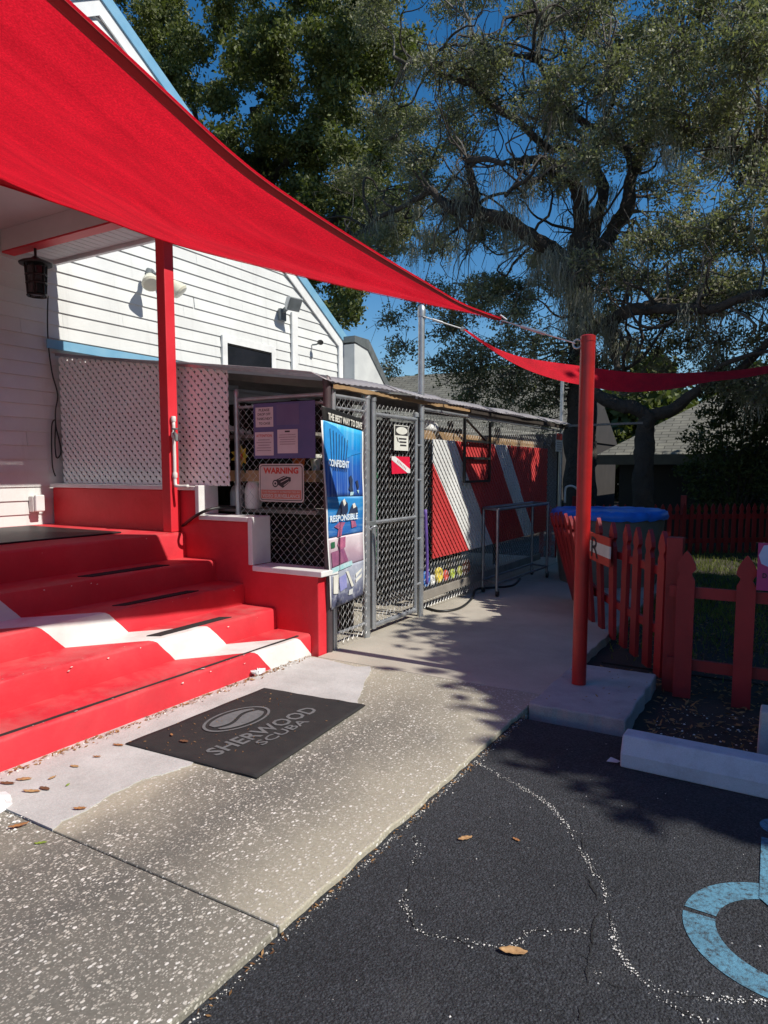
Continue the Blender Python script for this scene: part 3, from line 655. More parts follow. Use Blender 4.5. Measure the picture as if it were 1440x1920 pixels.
# ================================================================== LATTICE
def clip(poly, lo, hi, ax):
    out = poly
    for s, lim in ((1, lo), (-1, hi)):
        res = []
        for i in range(len(out)):
            p, q = out[i], out[(i+1) % len(out)]; a = s*(p[ax]-lim); b = s*(q[ax]-lim)
            if a >= 0: res.append(p)
            if (a >= 0) != (b >= 0):
                t = a/(a-b); res.append((p[0]+(q[0]-p[0])*t, p[1]+(q[1]-p[1])*t))
        out = res
        if len(out) < 3: return []
    return out
def lattice(root, to3, W, topf, botf, hs, sw, mat, nrm):
    """diagonal slats clipped to a panel: width W, bottom/top heights as functions of u"""
    H = max(topf(0), topf(W)); B = min(botf(0), botf(W)); s2 = sw/2*math.sqrt(2)
    for sgn, lay in ((1, 0), (-1, 1)):
        k = -H if sgn > 0 else 0
        o = -H-.05+rnd.random()*hs
        while o < W+H+.05:
            c0 = o
            if sgn > 0: poly = [(c0-s2, 0), (c0+s2, 0), (c0+s2+H*1.2, H*1.2), (c0-s2+H*1.2, H*1.2)]
            else: poly = [(c0-s2, 0), (c0+s2, 0), (c0+s2-H*1.2, H*1.2), (c0-s2-H*1.2, H*1.2)]
            poly = clip(poly, 0, W, 0)
            if poly: poly = clip(poly, B, H, 1)
            if poly and topf(0) != topf(W):
                # sloping top edge
                m_ = (topf(W)-topf(0))/W; p2 = [(u, v-m_*u) for u, v in poly]; p2 = clip(p2, -9, topf(0), 1); poly = [(u, v+m_*u) for u, v in p2]
            if len(poly) >= 3:
                d0 = lay*.0075
                MB().prism([to3(u, v)+nrm*(d0) for u, v in poly], [to3(u, v)+nrm*(d0+.007) for u, v in poly]).build('slat', mat, root)
            o += hs
la = thing('white_lattice', 'white diagonal lattice panel standing on the cheek wall under the lean-to', 'lattice', (-5, 4.27, 1.26))
lattice(la, lambda u, v: Vector((-6.14+u, 4.27, 1.264+v)), 2.16, lambda u: 1.215-.13*u, lambda u: 0, .076, .0325, m_lat, Vector((0, -1, 0)))
lb = thing('flag_lattice', 'red lattice panel with diagonal white stripes on the chain-link fence', 'lattice', (-3.1, 7.9, .5))
lattice(lb, lambda u, v: Vector((-3.035, 6.06+u, .525+v)), 3.62, lambda u: 1.165, lambda u: 0, .080, .0365, m_latticeflag, Vector((1, 0, 0)))

# ================================================================== CHAIN-LINK ENCLOSURE
def chain(o, u, W, z0, z1, w=.034, r=.0017):
    mb = MB(); o = Vector(o); u = Vector(u); n = int(round(W/w)); m = int((z1-z0)/w); sdv = u.cross(Z3)
    for i in range(n):
        pts = []
        for k in range(m+1):
            odd = (k+i) % 2
            pts.append(o+u*(i*w+odd*w)+Z3*(z0+k*w)+sdv*((-.003 if odd else .003)))
        mb.tube(pts, r, 3, False)
    return mb
FX = -3.03
cf = thing('chain_link_fence', 'galvanised chain-link enclosure fence along the walkway', 'fence', (FX, 7, 0))
def post(y, z1, r, x=FX, mat=m_galv, nm='post', cap=True):
    mb = MB().tube([(x, y, -.05), (x, y, z1)], r, 14)
    if cap: mb.lathe((x, y, z1-.03), [(r*1.12, 0), (r*1.15, .035), (r*.7, .06), (r*.2, .068)], 14)
    return mb.build(nm, mat, cf, smooth=True)
m_rustpost = M_('brown_painted_post', (.10, .075, .08), (.07, .05, .055), 8, .5, metal=.3)
post(4.30, 2.06, .030, mat=m_rustpost); post(4.375, 2.02, .024); post(4.845, 2.0, .034)
post(10.35, 2.78, .027, nm='tall_post')
post(4.36, 2.02, .024, x=-3.98)
for (p, q, r_) in (((FX, 4.375, 1.955), (FX, 4.845, 1.955), .018), ((FX, 4.375, 1.865), (FX, 4.845, 1.865), .014), ((FX, 4.375, .12), (FX, 4.845, .12), .012),
                   ((FX, 5.83, 1.965), (FX, 10.35, 1.965), .018), ((-3.98, 4.36, 1.965), (-3.03, 4.36, 1.965), .018), ((-3.98, 4.36, 1.905), (-3.03, 4.36, 1.905), .012), ((-3.06, 4.36, .62), (-3.06, 4.36, 1.96), .008)):
    MB().tube([p, q], r_, 10).build('rail', m_galv, cf, smooth=True)
stuff(chain((FX+.02, 4.395, 0), (0, 1, 0), .43, .04, 1.95).build('wire_mesh', m_wire, cf))
stuff(chain((FX-.045, 5.86, 0), (0, 1, 0), 4.46, .04, 1.96).build('wire_mesh', m_wire, cf))
stuff(chain((-3.97, 4.345, 0), (1, 0, 0), .92, .60, 1.95).build('wire_mesh', m_wire, cf))
for z_ in (.35, .95, 1.55):
    for y_ in (4.375, 4.845): MB().lathe((FX, y_, z_), [(.036, 0), (.037, .018)], 12).build('tie_band', m_galv, cf)
cgt = thing('chain_link_gate', 'narrow galvanised chain-link gate with a caution sign on it', 'gate', (FX, 5.3, 0))
g0, g1 = 4.955, 5.715
for y_ in (g0, g1): MB().tube([(FX, y_, .05), (FX, y_, 1.985 if y_ == g0 else 1.90)], .026 if y_ == g0 else .02, 12).lathe((FX, y_, 1.96 if y_ == g0 else 1.88), [(.03, 0), (.03, .03), (.012, .045)], 12).build('gate_stile', m_galv, cgt, smooth=True)
for z_, r_ in ((.075, .022), (.955, .017), (1.855, .019)): MB().tube([(FX, g0, z_), (FX, g1, z_)], r_, 10).build('gate_rail', m_galv, cgt, smooth=True)
stuff(chain((FX, g0+.01, 0), (0, 1, 0), .75, .07, 1.97).build('wire_mesh', m_wire, cgt))
MB().tube(smooth_path([(FX+.03, 4.86, .90), (FX+.06, 4.88, .93), (FX+.06, 4.93, .90), (FX+.05, 4.95, .70), (FX+.04, 4.95, .48)], 5), .009, 8).build('latch_rod', m_galv, cgt, smooth='all')
for z_ in (.32, .75, 1.30, 1.62): MB().tube([(FX+.01, g1-.01, z_), (FX+.01, g1+.10, z_)], .012, 8).build('hinge', m_galv, cgt)
MB().box(FX-.03, FX+.03, 4.87, 4.955, .93, .97).build('latch', m_fixgrey, cgt, bevel=.004)
# tall sail mast at the gate
ms = thing('sail_mast', 'tall galvanised pipe mast rising beside the chain-link gate', 'pole', (FX, 5.82, 0))
MB().tube([(FX, 5.82, -.05), (FX, 5.82, 2.86)], .030, 16).build('pole', m_galv, ms, smooth=True)
MB().lathe((FX, 5.82, 2.80), [(.036, 0), (.038, .05), (.033, .09), (.012, .11)], 16).build('cap', m_galv, ms, smooth=True)
for z_ in (.45, .95, 1.45, 1.85): MB().lathe((FX, 5.82, z_), [(.035, 0), (.036, .02)], 14).build('collar', m_galv, ms)

# ---- lean-to roof of plastic sheet
def mat_sheet():
    m, nt, b = newmat('weathered_plastic_sheet'); N = NT(nt)
    f = N.ramp(N.noise(1.8, 6, .7), [(.35, 0.), (.7, 1.)]); c = N.mix(f, (.42, .40, .43), (.60, .58, .60))
    N.l(c, b.inputs['Base Color']); b.inputs['Roughness'].default_value = .28
    N.bump(N.noise(6, 4, .6), .3, .02, b)
    t = N.n('BsdfTranslucent'); N.l(c, t.inputs['Color']); x = N.n('MixShader'); x.inputs[0].default_value = .42
    N.l(b.outputs[0], x.inputs[1]); N.l(t.outputs[0], x.inputs[2]); N.l(x.outputs[0], nt.nodes['Material Output'].inputs['Surface']); return m
m_sheet = mat_sheet()
lr = thing('lean_to_roof', 'weathered grey plastic sheet roof over the chain-link enclosure', 'roof', (-4.6, 7, 2.3))
def shz(x): return 2.10+(-2.95-x)*.13
for k in range(6):
    y0 = 4.20+k*1.055
    MB().grid(lambda u, v, y0=y0, k=k: (XW+.03+(3.22+.0*k+.05*noise.noise(Vector((y0+v, 3, 1))))*u, y0+v*1.06,
              shz(XW+.03+3.22*u)+.0035*math.sin(v*2*math.pi*14)+.022*noise.noise(Vector((u*3, (y0+v)*1.5, k)))+.006*(k % 2)-(.045*max(0, u-.955)/.045 if u > .955 else 0)), 22, 48).build('sheet', m_sheet, lr, smooth='all', solid=.003)
for k in range(6):
    y = 4.62+k*1.1; MB().bar((XW+.03, y, shz(XW)-.07), (-3.05, y, shz(-3.05)-.07), .04, .06).build('rafter', m_oldwood, lr)
mb = MB(); n = 60; A = []
for k in range(n+1):
    y = 4.32+(6.85-4.32)*k/n; A.append((y, 2.005+.010*noise.noise(Vector((y*7, 0, 0))), 2.035+.008*noise.noise(Vector((y*5, 4, 0)))))
for k in range(n):
    y, a_, b_ = A[k]; y2, a2, b2 = A[k+1]
    mb.v += [(-2.985, y, a_), (-2.985, y2, a2), (-2.985, y2, b2), (-2.985, y, b_), (-3.02, y, a_), (-3.02, y2, a2), (-3.02, y2, b2), (-3.02, y, b_)]; i = k*8
    mb.f += [(i, i+1, i+2, i+3), (i+7, i+6, i+5, i+4), (i, i+4, i+5, i+1), (i+3, i+2, i+6, i+7)]
mb.build('edge_batten', m_wood, lr)
MB().bar((-2.995, 6.87, 2.02), (-2.995, 10.5, 2.03), .035, .05).build('edge_batten', m_darkwood, lr)
MB().bar((-3.0, 10.4, 2.045), (-1.9, 10.5, 2.06), .05, .03).build('projecting_batten', m_oldwood, lr)
MB().bar((XW+.05, 4.235, shz(XW)-.03), (-2.99, 4.235, shz(-2.99)-.03), .012, .022).build('end_rail', m_galv, lr)

# ---- things hung on the enclosure
nb = thing('notice_board', 'blue-violet notice board with three pink papers wired to the fence', 'notice board', (-3.45, 4.32, 1.7))
by = 4.318
def boardbox(name, x0, x1, z0, z1, d, mat, parent, th=.004, bev=0): return MB().box(x0, x1, by-d-th, by-d, z0, z1).build(name, mat, parent, bevel=bev)
boardbox('board', -3.76, -3.15, 1.485, 1.922, 0, m_purple, nb, .006, .003)
boardbox('paper', -3.735, -3.555, 1.735, 1.89, .007, m_paper, nb, .001); boardbox('paper', -3.745, -3.555, 1.51, 1.695, .007, m_paper, nb, .001); boardbox('paper', -3.515, -3.315, 1.525, 1.71, .007, m_paper, nb, .001)
boardbox('faded_sheet', -3.52, -3.30, 1.745, 1.905, .007, M_('faded_violet', (.13, .11, .22), (.11, .09, .2), 6, .6), nb, .001)
tf = Vector((0, by-.0095, 0))
def tline(s, x0, x1, z0, h, mat, par, off=.0095): text('lettering', s, (x0, by-off, z0), X3, Z3, x1-x0, h, mat, par, bold=.015)
for s, x0, x1, z in (('PLEASE', -3.70, -3.59, 1.858), ('DROP OFF', -3.712, -3.58, 1.825), ('TANKS NEXT', -3.722, -3.567, 1.79), ('TO CAGE', -3.70, -3.585, 1.753)): tline(s, x0, x1, z, .02, m_ink, nb)
tline('ATTENTION', -3.73, -3.57, 1.655, .022, m_redink, nb)
def greek(x0, x1, z0, n, dz, par, mat=m_ink):
    for k in range(n):
        w = (x1-x0)*rnd.uniform(.75, 1); MB().poly([(x0+(x1-x0-w)/2, by-.0095, z0-k*dz), (x0+(x1-x0+w)/2, by-.0095, z0-k*dz), (x0+(x1-x0+w)/2, by-.0095, z0-k*dz+dz*.35), (x0+(x1-x0-w)/2, by-.0095, z0-k*dz+dz*.35)]).build('print_line', mat, par)
m_faint = M_('faint_ink', (.30, .24, .26), (.38, .32, .34), 40, .8)
greek(-3.73, -3.575, 1.63, 5, .021, nb, m_faint); greek(-3.50, -3.33, 1.665, 5, .018, nb, m_faint); MB().poly([(-3.44, by-.0095, 1.688), (-3.39, by-.0095, 1.688), (-3.39, by-.0095, 1.70), (-3.44, by-.0095, 1.70)]).build('print_line', m_ink, nb)
wsn = thing('warning_sign', 'beige WARNING video surveillance sign with camera drawing on the fence', 'sign', (-3.49, 4.32, 1.29))
def rrect(cx, cz, w, h, r, y, n=6):
    P = []
    for qx, qz, a0 in ((1, 1, 0), (-1, 1, 90), (-1, -1, 180), (1, -1, 270)):
        for k in range(n+1):
            a = R(a0+90*k/n); P.append((cx+qx*(w/2-r)+r*math.cos(a), y, cz+qz*(h/2-r)+r*math.sin(a)))
    return P
wc = (-3.488, 1.293); ww, wh = .448, .30
MB().prism(rrect(*wc, ww, wh, .03, by), rrect(*wc, ww, wh, .03, by-.004)).build('plate', m_signbeige, wsn)
MB().prism(rrect(*wc, ww-.022, wh-.022, .025, by-.0042), rrect(*wc, ww-.022, wh-.022, .025, by-.005)).build('border', m_ink, wsn)
MB().prism(rrect(*wc, ww-.034, wh-.034, .02, by-.0052), rrect(*wc, ww-.034, wh-.034, .02, by-.006)).build('face', m_signbeige, wsn)
text('lettering', 'WARNING', (wc[0]-.175, by-.0075, wc[1]+.072), X3, Z3, .35, .05, m_redink, wsn, bold=.04)
MB().poly([(wc[0]-.20, by-.0068, wc[1]-.125), (wc[0]+.20, by-.0068, wc[1]-.125), (wc[0]+.20, by-.0068, wc[1]-.055), (wc[0]-.20, by-.0068, wc[1]-.055)]).build('band', M_('faded_red_band', (.50, .16, .11), (.44, .14, .1), 6, .5), wsn)
text('lettering', 'THIS PROPERTY IS PROTECTED BY', (wc[0]-.19, by-.0078, wc[1]-.078), X3, Z3, .38, .014, m_signbeige, wsn, bold=.01)
text('lettering', 'VIDEO SURVEILLANCE', (wc[0]-.19, by-.0078, wc[1]-.118), X3, Z3, .38, .03, m_signbeige, wsn, bold=.03)
def cbar(p, q, w): MB().bar((wc[0]+p[0], by-.0075, wc[1]+p[1]), (wc[0]+q[0], by-.0075, wc[1]+q[1]), .002, w, up=(0, 0, 1)).build('camera_drawing', m_ink, wsn)
MB().poly([(wc[0]+a, by-.0072, wc[1]+b) for a, b in ((-.045, -.005), (.02, -.04), (.10, .015), (.10, .045), (.03, .055), (-.045, .025))]).build('camera_drawing', m_ink, wsn)
cbar((-.02, .02), (.06, .045), .008)
for r_, mt_ in ((.03, m_ink), (.02, m_signbeige), (.01, m_ink)):
    MB().poly([(wc[0]-.055+r_*math.cos(t*.5236), by-.0078-(.03-r_)*.03, wc[1]-.005+r_*math.sin(t*.5236)) for t in range(12)]).build('camera_drawing', mt_, wsn)
for a, b, c_, d in ((-.02, .025, .05, .05), (.0, .005, .075, .035), (.03, -.02, .085, .012)): MB().bar((wc[0]+a, by-.0080, wc[1]+b), (wc[0]+c_, by-.0080, wc[1]+d), .001, .006).build('camera_drawing', m_signbeige, wsn)

# ---- tall dive banner
bn = thing('dive_banner', 'tall tapered blue dive banner tied between the fence posts', 'banner', (-2.98, 4.45, .4))
BX = -2.985
TL, TR = Vector((BX, 4.165, 1.862)), Vector((BX, 4.715, 1.80)); BL, BR = Vector((BX, 4.285, .33)), Vector((BX, 4.725, .385))
def bp(u, v, d=0.0):
    p = TL*(1-u)*(1-v)+TR*u*(1-v)+BR*u*v+BL*(1-u)*v
    return p+Vector((d+.004*math.sin(u*5+v*4)+.003*math.sin(v*17), 0, 0))
def mat_print(name, stops, streak=(40, .8), mixc=(.5, .8, .95), amt=.35):
    m, nt, b = newmat(name); N = NT(nt); tc = N.n('UVMap')
    sx = N.n('SeparateXYZ'); N.l(N.pos(), sx.inputs[0])
    v = N.math('ADD', sx.outputs[2], N.math('MULTIPLY', N.math('SUBTRACT', N.noise(7, 4), .5), .12))
    c = N.ramp(N.math('MULTIPLY', v, .5), stops)
    mp = N.n('Mapping'); mp.inputs['Scale'].default_value = (1, streak[0], streak[1]); N.l(N.pos(), mp.inputs['Vector'])
    f = N.ramp(N.noise(1., 4, .6, vec=mp.outputs[0]), [(.48, 0.), (.72, 1.)])
    c = N.mix(N.math('MULTIPLY', f, amt), c, mixc)
    N.l(c, b.inputs['Base Color']); b.inputs['Roughness'].default_value = .5; return m
m_pr1 = mat_print('ocean_print', [(.64, (.01, .07, .36)), (.72, (.01, .11, .45)), (.80, (.01, .30, .72)), (.86, (.05, .45, .80)), (.90, (.30, .70, .90))])
m_pr2 = mat_print('surface_print', [(.46, (.02, .12, .40)), (.55, (.02, .22, .56)), (.66, (.06, .36, .66))], (3, 30), (.4, .7, .85), .4)
m_pr3 = mat_print('people_print', [(.30, (.20, .16, .24)), (.38, (.42, .30, .36)), (.46, (.72, .66, .68))], (8, 8), (.75, .65, .70), .5)
m_pr4 = mat_print('gear_print', [(.14, (.03, .03, .05)), (.22, (.10, .11, .18)), (.30, (.35, .38, .46))], (14, 14), (.75, .78, .82), .45)
def bband(name, v0, v1, mat, u0=0., u1=1., d=0.0): return MB().grid(lambda s, t: bp(u0+(u1-u0)*s, v0+(v1-v0)*t, d), 8, 14).build(name, mat, bn, smooth='all', solid=.002)
bband('header', 0., .068, m_black); bband('print', .0682, .435, m_pr1); bband('print', .4352, .64, m_pr2); bband('print', .6402, .80, m_pr3); bband('print', .8002, 1., m_pr4)
for u0, u1 in ((-.035, -.001), (1.001, 1.035)): bband('edge_strip', .07, .985, m_trim, u0, u1)
def btext(s, u0, u1, v, h, mat):
    o = bp(u0, v, .012); e = bp(u1, v, .012); uu = (e-o); text('lettering', s, o, uu.normalized(), Z3, uu.length, h, mat, bn, bold=.03)
m_ltblue = M_('pale_print_white', (.72, .80, .84), (.6, .7, .76), 9, .5)
btext('THE BEST WAY TO DIVE', .10, .97, .060, .052, m_signwhite); btext('CONFIDENT', .06, .62, .285, .055, m_ltblue); btext('RESPONSIBLE', .03, .82, .56, .05, m_ltblue)
def blob(pts, mat, d=.008): MB().poly([bp(u, v, d) for u, v in pts]).build('print_figure', mat, bn)
m_pdk = M_('print_dark', (.02, .03, .07), (.03, .05, .1), 20, .5); m_ppk = M_('print_pink', (.48, .14, .24), (.20, .07, .16), 26, .5); m_ptl = M_('print_teal', (.30, .55, .58), (.5, .62, .64), 26, .5)
blob([(.02, .07), (.30, .085), (.5, .12), (.62, .18), (.98, .19), (.70, .215), (.45, .25), (.20, .265), (.02, .26)], M_('whale_blue', (.02, .22, .62), (.04, .34, .72), 9, .5), .005)
for k in range(7): MB().tube([bp(.14+.075*k, .10+.006*k, .008), bp(.15+.07*k, .19, .009), bp(.16+.06*k, .285, .008), bp(.19+.06*k, .305, .008), bp(.21+.06*k, .285, .008)], .0022, 4).build('print_figure', m_pdk, bn)
blob([(.62, .33), (.68, .32), (.72, .345), (.70, .385), (.72, .405), (.66, .41), (.60, .395), (.64, .37)], m_pdk); blob([(.64, .41), (.74, .41), (.70, .428), (.62, .43)], m_ptl); blob([(.80, .35), (.86, .345), (.88, .385), (.84, .40)], m_pdk); blob([(.82, .40), (.88, .40), (.86, .42)], m_ptl)
blob([(.22, .525), (.30, .49), (.38, .455), (.46, .45), (.55, .47), (.56, .51), (.50, .535)], m_pdk); blob([(.58, .525), (.66, .485), (.74, .475), (.82, .495), (.84, .53)], m_pdk); blob([(.40, .455), (.46, .445), (.50, .47), (.44, .485)], m_signwhite, .010); blob([(.68, .475), (.74, .47), (.78, .492), (.70, .50)], m_signwhite, .010)
blob([(.30, .565), (.48, .57), (.40, .595), (.36, .64), (.24, .64), (.28, .60), (.16, .585)], m_ppk); blob([(.64, .565), (.76, .57), (.80, .60), (.66, .605)], m_ppk)
blob([(.30, .645), (.48, .645), (.46, .70), (.30, .71), (.24, .68)], m_ppk); blob([(.04, .71), (.42, .705), (.52, .775), (.05, .785)], M_('print_plum', (.22, .07, .16), (.3, .12, .2), 20, .5)); blob([(.02, .79), (.62, .78), (.64, .805), (.02, .815)], m_ptl); blob([(.05, .66), (.16, .66), (.16, .69), (.05, .69)], m_green)
blob([(.06, .83), (.22, .83), (.20, .93), (.05, .92)], m_signwhite); blob([(.22, .85), (.44, .84), (.46, .915), (.26, .925)], M_('print_periwinkle', (.22, .24, .5), (.3, .3, .55), 20, .5)); blob([(.44, .83), (.50, .83), (.66, .92), (.60, .925)], m_signwhite); blob([(.72, .86), (.92, .84), (.90, .855), (.72, .88)], m_signwhite); blob([(.72, .89), (.92, .87), (.90, .89), (.72, .91)], m_signwhite); blob([(.52, .935), (.64, .935), (.62, .965), (.50, .962)], m_palewall)

cs = thing('caution_sign', 'small white sign with an oval heading hung on the gate', 'sign', (FX, 5.38, 1.67))
gyz = lambda u, v, d: (FX+.03+d, 5.255+.255*u, 1.565+.22*v)
MB().prism([gyz(0,0,0), gyz(1,0,0), gyz(1,1,0), gyz(0,1,0)], [gyz(0,0,.004), gyz(1,0,.004), gyz(1,1,.004), gyz(0,1,.004)]).build('plate', m_signwhite, cs)
MB().poly([gyz(.05,.60,.006), gyz(.95,.60,.006), gyz(.95,.97,.006), gyz(.05,.97,.006)]).build('heading_box', m_ink, cs)
MB().poly([gyz(.5+.40*math.cos(t*.262), .785+.15*math.sin(t*.262), .008) for t in range(24)]).build('heading_oval', m_signwhite, cs)
for k in range(3):
    MB().poly([gyz(.30+.05*k, .44-.13*k, .006), gyz(.85, .44-.13*k, .006), gyz(.85, .50-.13*k, .006), gyz(.30+.05*k, .50-.13*k, .006)]).build('print_line', m_ink, cs)
MB().poly([gyz(.14,.52,.006), gyz(.20,.53,.006), gyz(.30,.34,.006), gyz(.25,.32,.006)]).build('print_line', m_ink, cs)
df = thing('dive_flag_sign', 'small red flag with white diagonal stripe wired to the gate', 'sign', (FX, 5.37, 1.43))
gf = lambda u, v, d: (FX+.03+d, 5.205+.33*u+.012*(1-v), 1.36+.152*v)
MB().prism([gf(0,0,0), gf(1,.04,0), gf(1,1,0), gf(0,1,0)], [gf(0,0,.004), gf(1,.04,.004), gf(1,1,.004), gf(0,1,.004)]).build('cloth', M_('bright_red_flag', (.72, .01, .05), (.6, .01, .04), 8, .45), df)
MB().poly([gf(0,.80,.006), gf(.84,.045,.006), gf(1,.05,.006), gf(1,.26,.006), gf(.20,1,.006), gf(0,1,.006)]).build('stripe', m_trim, df)
for k in range(7): MB().poly([gf(.28+.07*k, .68-.07*k, .0075), gf(.32+.07*k, .66-.07*k, .0075), gf(.35+.07*k, .78-.07*k, .0075), gf(.31+.07*k, .80-.07*k, .0075)]).build('print_line', M_('grey_ink', (.45, .2, .22), (.5, .25, .25), 8, .6), df)
fs = thing('small_notice', 'small white and red notice on the far tall fence post', 'sign', (FX, 10.2, 1.8))
MB().box(FX+.03, FX+.036, 9.98, 10.30, 1.66, 1.93).build('plate', m_signwhite, fs); MB().box(FX+.037, FX+.04, 9.99, 10.29, 1.83, 1.92).build('red_heading', m_redink, fs)
for k in range(4): MB().box(FX+.037, FX+.039, 10.02, 10.26, 1.69+.032*k, 1.70+.032*k).build('print_line', m_faint, fs)

# beams, base boards and bits inside the fence
tag(MB().bar((-3.13, 6.02, 1.735), (-3.13, 9.75, 1.735), .04, .085).build('timber_beam', m_wood, bevel=.004), 'raw timber beam along the top of the red lattice', 'beam')
tag(MB().bar((-3.08, 5.90, .165), (-3.08, 9.6, .165), .03, .085).build('base_board', m_oldwood, bevel=.004), 'weathered grey board along the bottom of the chain-link fence', 'board')
rk = thing('hanging_rack', 'black two-pane metal frame hanging in front of the red lattice', 'rack', (-2.99, 7.05, 1.5))
rx = -2.985
for (p, q) in (((6.72, 1.93), (6.72, 1.265)), ((7.42, 1.93), (7.42, 1.27)), ((6.72, 1.27), (7.42, 1.27)), ((6.72, 1.52), (7.42, 1.52)), ((6.72, 1.70), (7.42, 1.70)), ((6.76, 1.92), (7.30, 1.72))):
    MB().bar((rx, p[0], p[1]), (rx, q[0], q[1]), .025, .026 if p[0] != 6.76 else .012).build('bar', m_blackmetal, rk)
tag(MB().lathe((-3.2, 6.28, 1.78), [(.12, 0), (.118, .03), (.10, .075), (.06, .105), (.012, .118)], 18).build('helmet', m_pvc, smooth='all'), 'white dome helmet resting on the timber beam', 'helmet')
rack = thing('storage_rack', 'dark timber storage rack standing inside the fenced enclosure', 'rack', (-4.2, 7, 0))
for y in (4.85, 6.4, 8.0, 9.6):
    for x in (-3.75, -4.35): MB().box(x-.03, x+.03, y-.03, y+.03, 0, 2.0).build('upright', m_darkwood, rack)
for z in (.35, .75, 1.15, 1.55): MB().box(-4.38, -3.72, 4.82, 9.63, z, z+.03).build('shelf', m_darkwood, rack)
MB().box(-4.42, -4.39, 4.82, 9.63, .05, 2.0).build('back_panel', m_black, rack)
m_jar = M_('jar_plastic', (.045, .05, .065), (.03, .035, .05), 6, .4)
for y, z, lab in ((5.35, .381, 'dark jar on the lowest shelf of the rack behind the gate'), (5.05, .781, 'dark jar on the middle shelf of the rack behind the gate'), (5.5, 1.181, 'dark jar on the upper shelf of the rack behind the gate')):
    h, r_ = .28, .085
    tag(MB().lathe((-3.95, y, z), [(r_*.9, 0), (r_, .02), (r_, h*.75), (r_*.45, h*.9), (r_*.3, h)], 12).build('storage_jar', m_jar, smooth=True), lab, 'jar', 'jars on the storage rack')
tag(MB().grid(lambda u, v: (-3.55-.5*v, 4.75+1.0*u, 1.72+.05*noise.noise(Vector((u*4, v*3, 1)))-.18*max(0, .35-v)/.35), 16, 10).build('olive_tarp', m_olive, smooth='all', solid=.02), 'yellow-green canvas folded on the top shelf behind the gate', 'tarp')
tag(MB().tube(smooth_path([(-3.2, 5.3, 1.55), (-3.2, 5.29, 1.2), (-3.22, 5.31, .8), (-3.2, 5.28, .5)], 4), .012, 6).build('green_rope', m_green, smooth='all'), 'green rope hanging behind the gate mesh', 'rope')
m_jugw = M_('milky_plastic', (.85, .84, .80), (.75, .74, .70), 6, .4); m_shelfw = M_('pale_pine', (.52, .36, .19), (.40, .26, .13), 7, .7, fine=.2)
sh = thing('potting_shelf', 'wooden shelf boards behind the warning sign and notice board', 'shelf', (-3.8, 4.8, .9))
for z, h, m_ in ((1.30, .09, m_shelfw), (1.04, .03, m_oldwood), (1.66, .03, m_oldwood)): MB().box(-4.6, -3.25, 4.45, 4.80, z, z+h).build('shelf_board', m_, sh)
for x in (-4.55, -3.3): MB().box(x-.03, x+.03, 4.81, 4.87, 0, 1.95).build('upright', m_darkwood, sh)
MB().box(-6.1, -3.2, 4.90, 4.92, .0, 2.0).build('back_panel', m_darkwood, sh)
tag(MB().grid(lambda u, v: (-4.45+.42*u, 4.42+.18*v, 1.70+.06*noise.noise(Vector((u*9, v*7, 1)))+.05*math.sin(u*3.1)), 18, 10).build('plastic_wrap', m_bag, smooth='all', solid=.004), 'crumpled white plastic sheet on the top shelf behind the fence', 'plastic sheet')
for px__, lab_, mt__, rr_ in ((560, 'orange-brown clay pot at the right end of the shelf behind the fence', m_orange, .055), (592, 'pale pot beside the fence post on the shelf', m_signwhite, .045)):
    q = gy(px__, 860, 4.6); tag(MB().lathe((q.x, 4.6, 1.391), [(rr_*.7, 0), (rr_, .10), (rr_*1.12, .102), (rr_*1.12, .13), (rr_*.9, .131)], 16).build('plant_pot', mt__, smooth=True), lab_, 'pot')
def jug(x, y, z, s, mat, label):
    j = thing('plastic_jug', label, 'jug', (x, y, z))
    MB().lathe((x, y, z), [(.055*s, 0), (.06*s, .015*s), (.06*s, .13*s), (.045*s, .175*s), (.022*s, .20*s), (.022*s, .215*s)], 16).build('body', mat, j, smooth=True)
    MB().lathe((x, y, z+.215*s), [(.025*s, 0), (.025*s, .022*s)], 12).build('cap', m_trim, j, smooth=True)
    MB().tube(smooth_path([(x+.05*s, y, z+.13*s), (x+.075*s, y, z+.15*s), (x+.06*s, y, z+.185*s), (x+.02*s, y, z+.195*s)], 4), .008*s, 6).build('handle', mat, j)
q = gy(475, 945, 4.50); jug(q.x, 4.50, 1.071, 1.2, m_jugw, 'white plastic jug on the shelf left of the warning sign')
q = gy(445, 945, 4.50); jug(q.x, 4.50, 1.071, 1.0, M_('grey_plastic', (.30, .31, .33), None, 6, .4), 'grey plastic jug at the left end of the shelf')
fw_ = thing('yellow_flower', 'yellow silk flower with pale leaves behind the chain link', 'flower', (-4.1, 4.6, 1.4))
fc = gy(453, 855, 4.42)
for k in range(9):
    t = k*.698; d = Vector((math.cos(t), -.3, math.sin(t)))
    w = Vector((-math.sin(t), 0, math.cos(t)))
    MB().poly([fc, fc+d*.05+w*.025, fc+d*.10, fc+d*.05-w*.025]).build('petal', m_yellow if k % 3 else m_lime, fw_)
MB().lathe(fc, [(.02, 0), (.028, .03), (.02, .045)], 10, (0, -1, 0)).build('trumpet', m_orange, fw_, smooth=True); MB().tube([fc, fc+Vector((.02, .02, -.14))], .006, 6).build('stem', m_green, fw_)
names = [('blue', m_bluep, 798, 1088, .085), ('white', m_pvc, 810, 1085, .055), ('yellow', m_yellow, 822, 1078, .085), ('red', m_redink, 835, 1073, .06), ('lime green', m_lime, 848, 1070, .055), ('yellow-green', M_('yellow_green_plastic', (.6, .6, .1), None, 6, .4), 862, 1066, .06), ('orange', m_orange, 874, 1057, .085)]
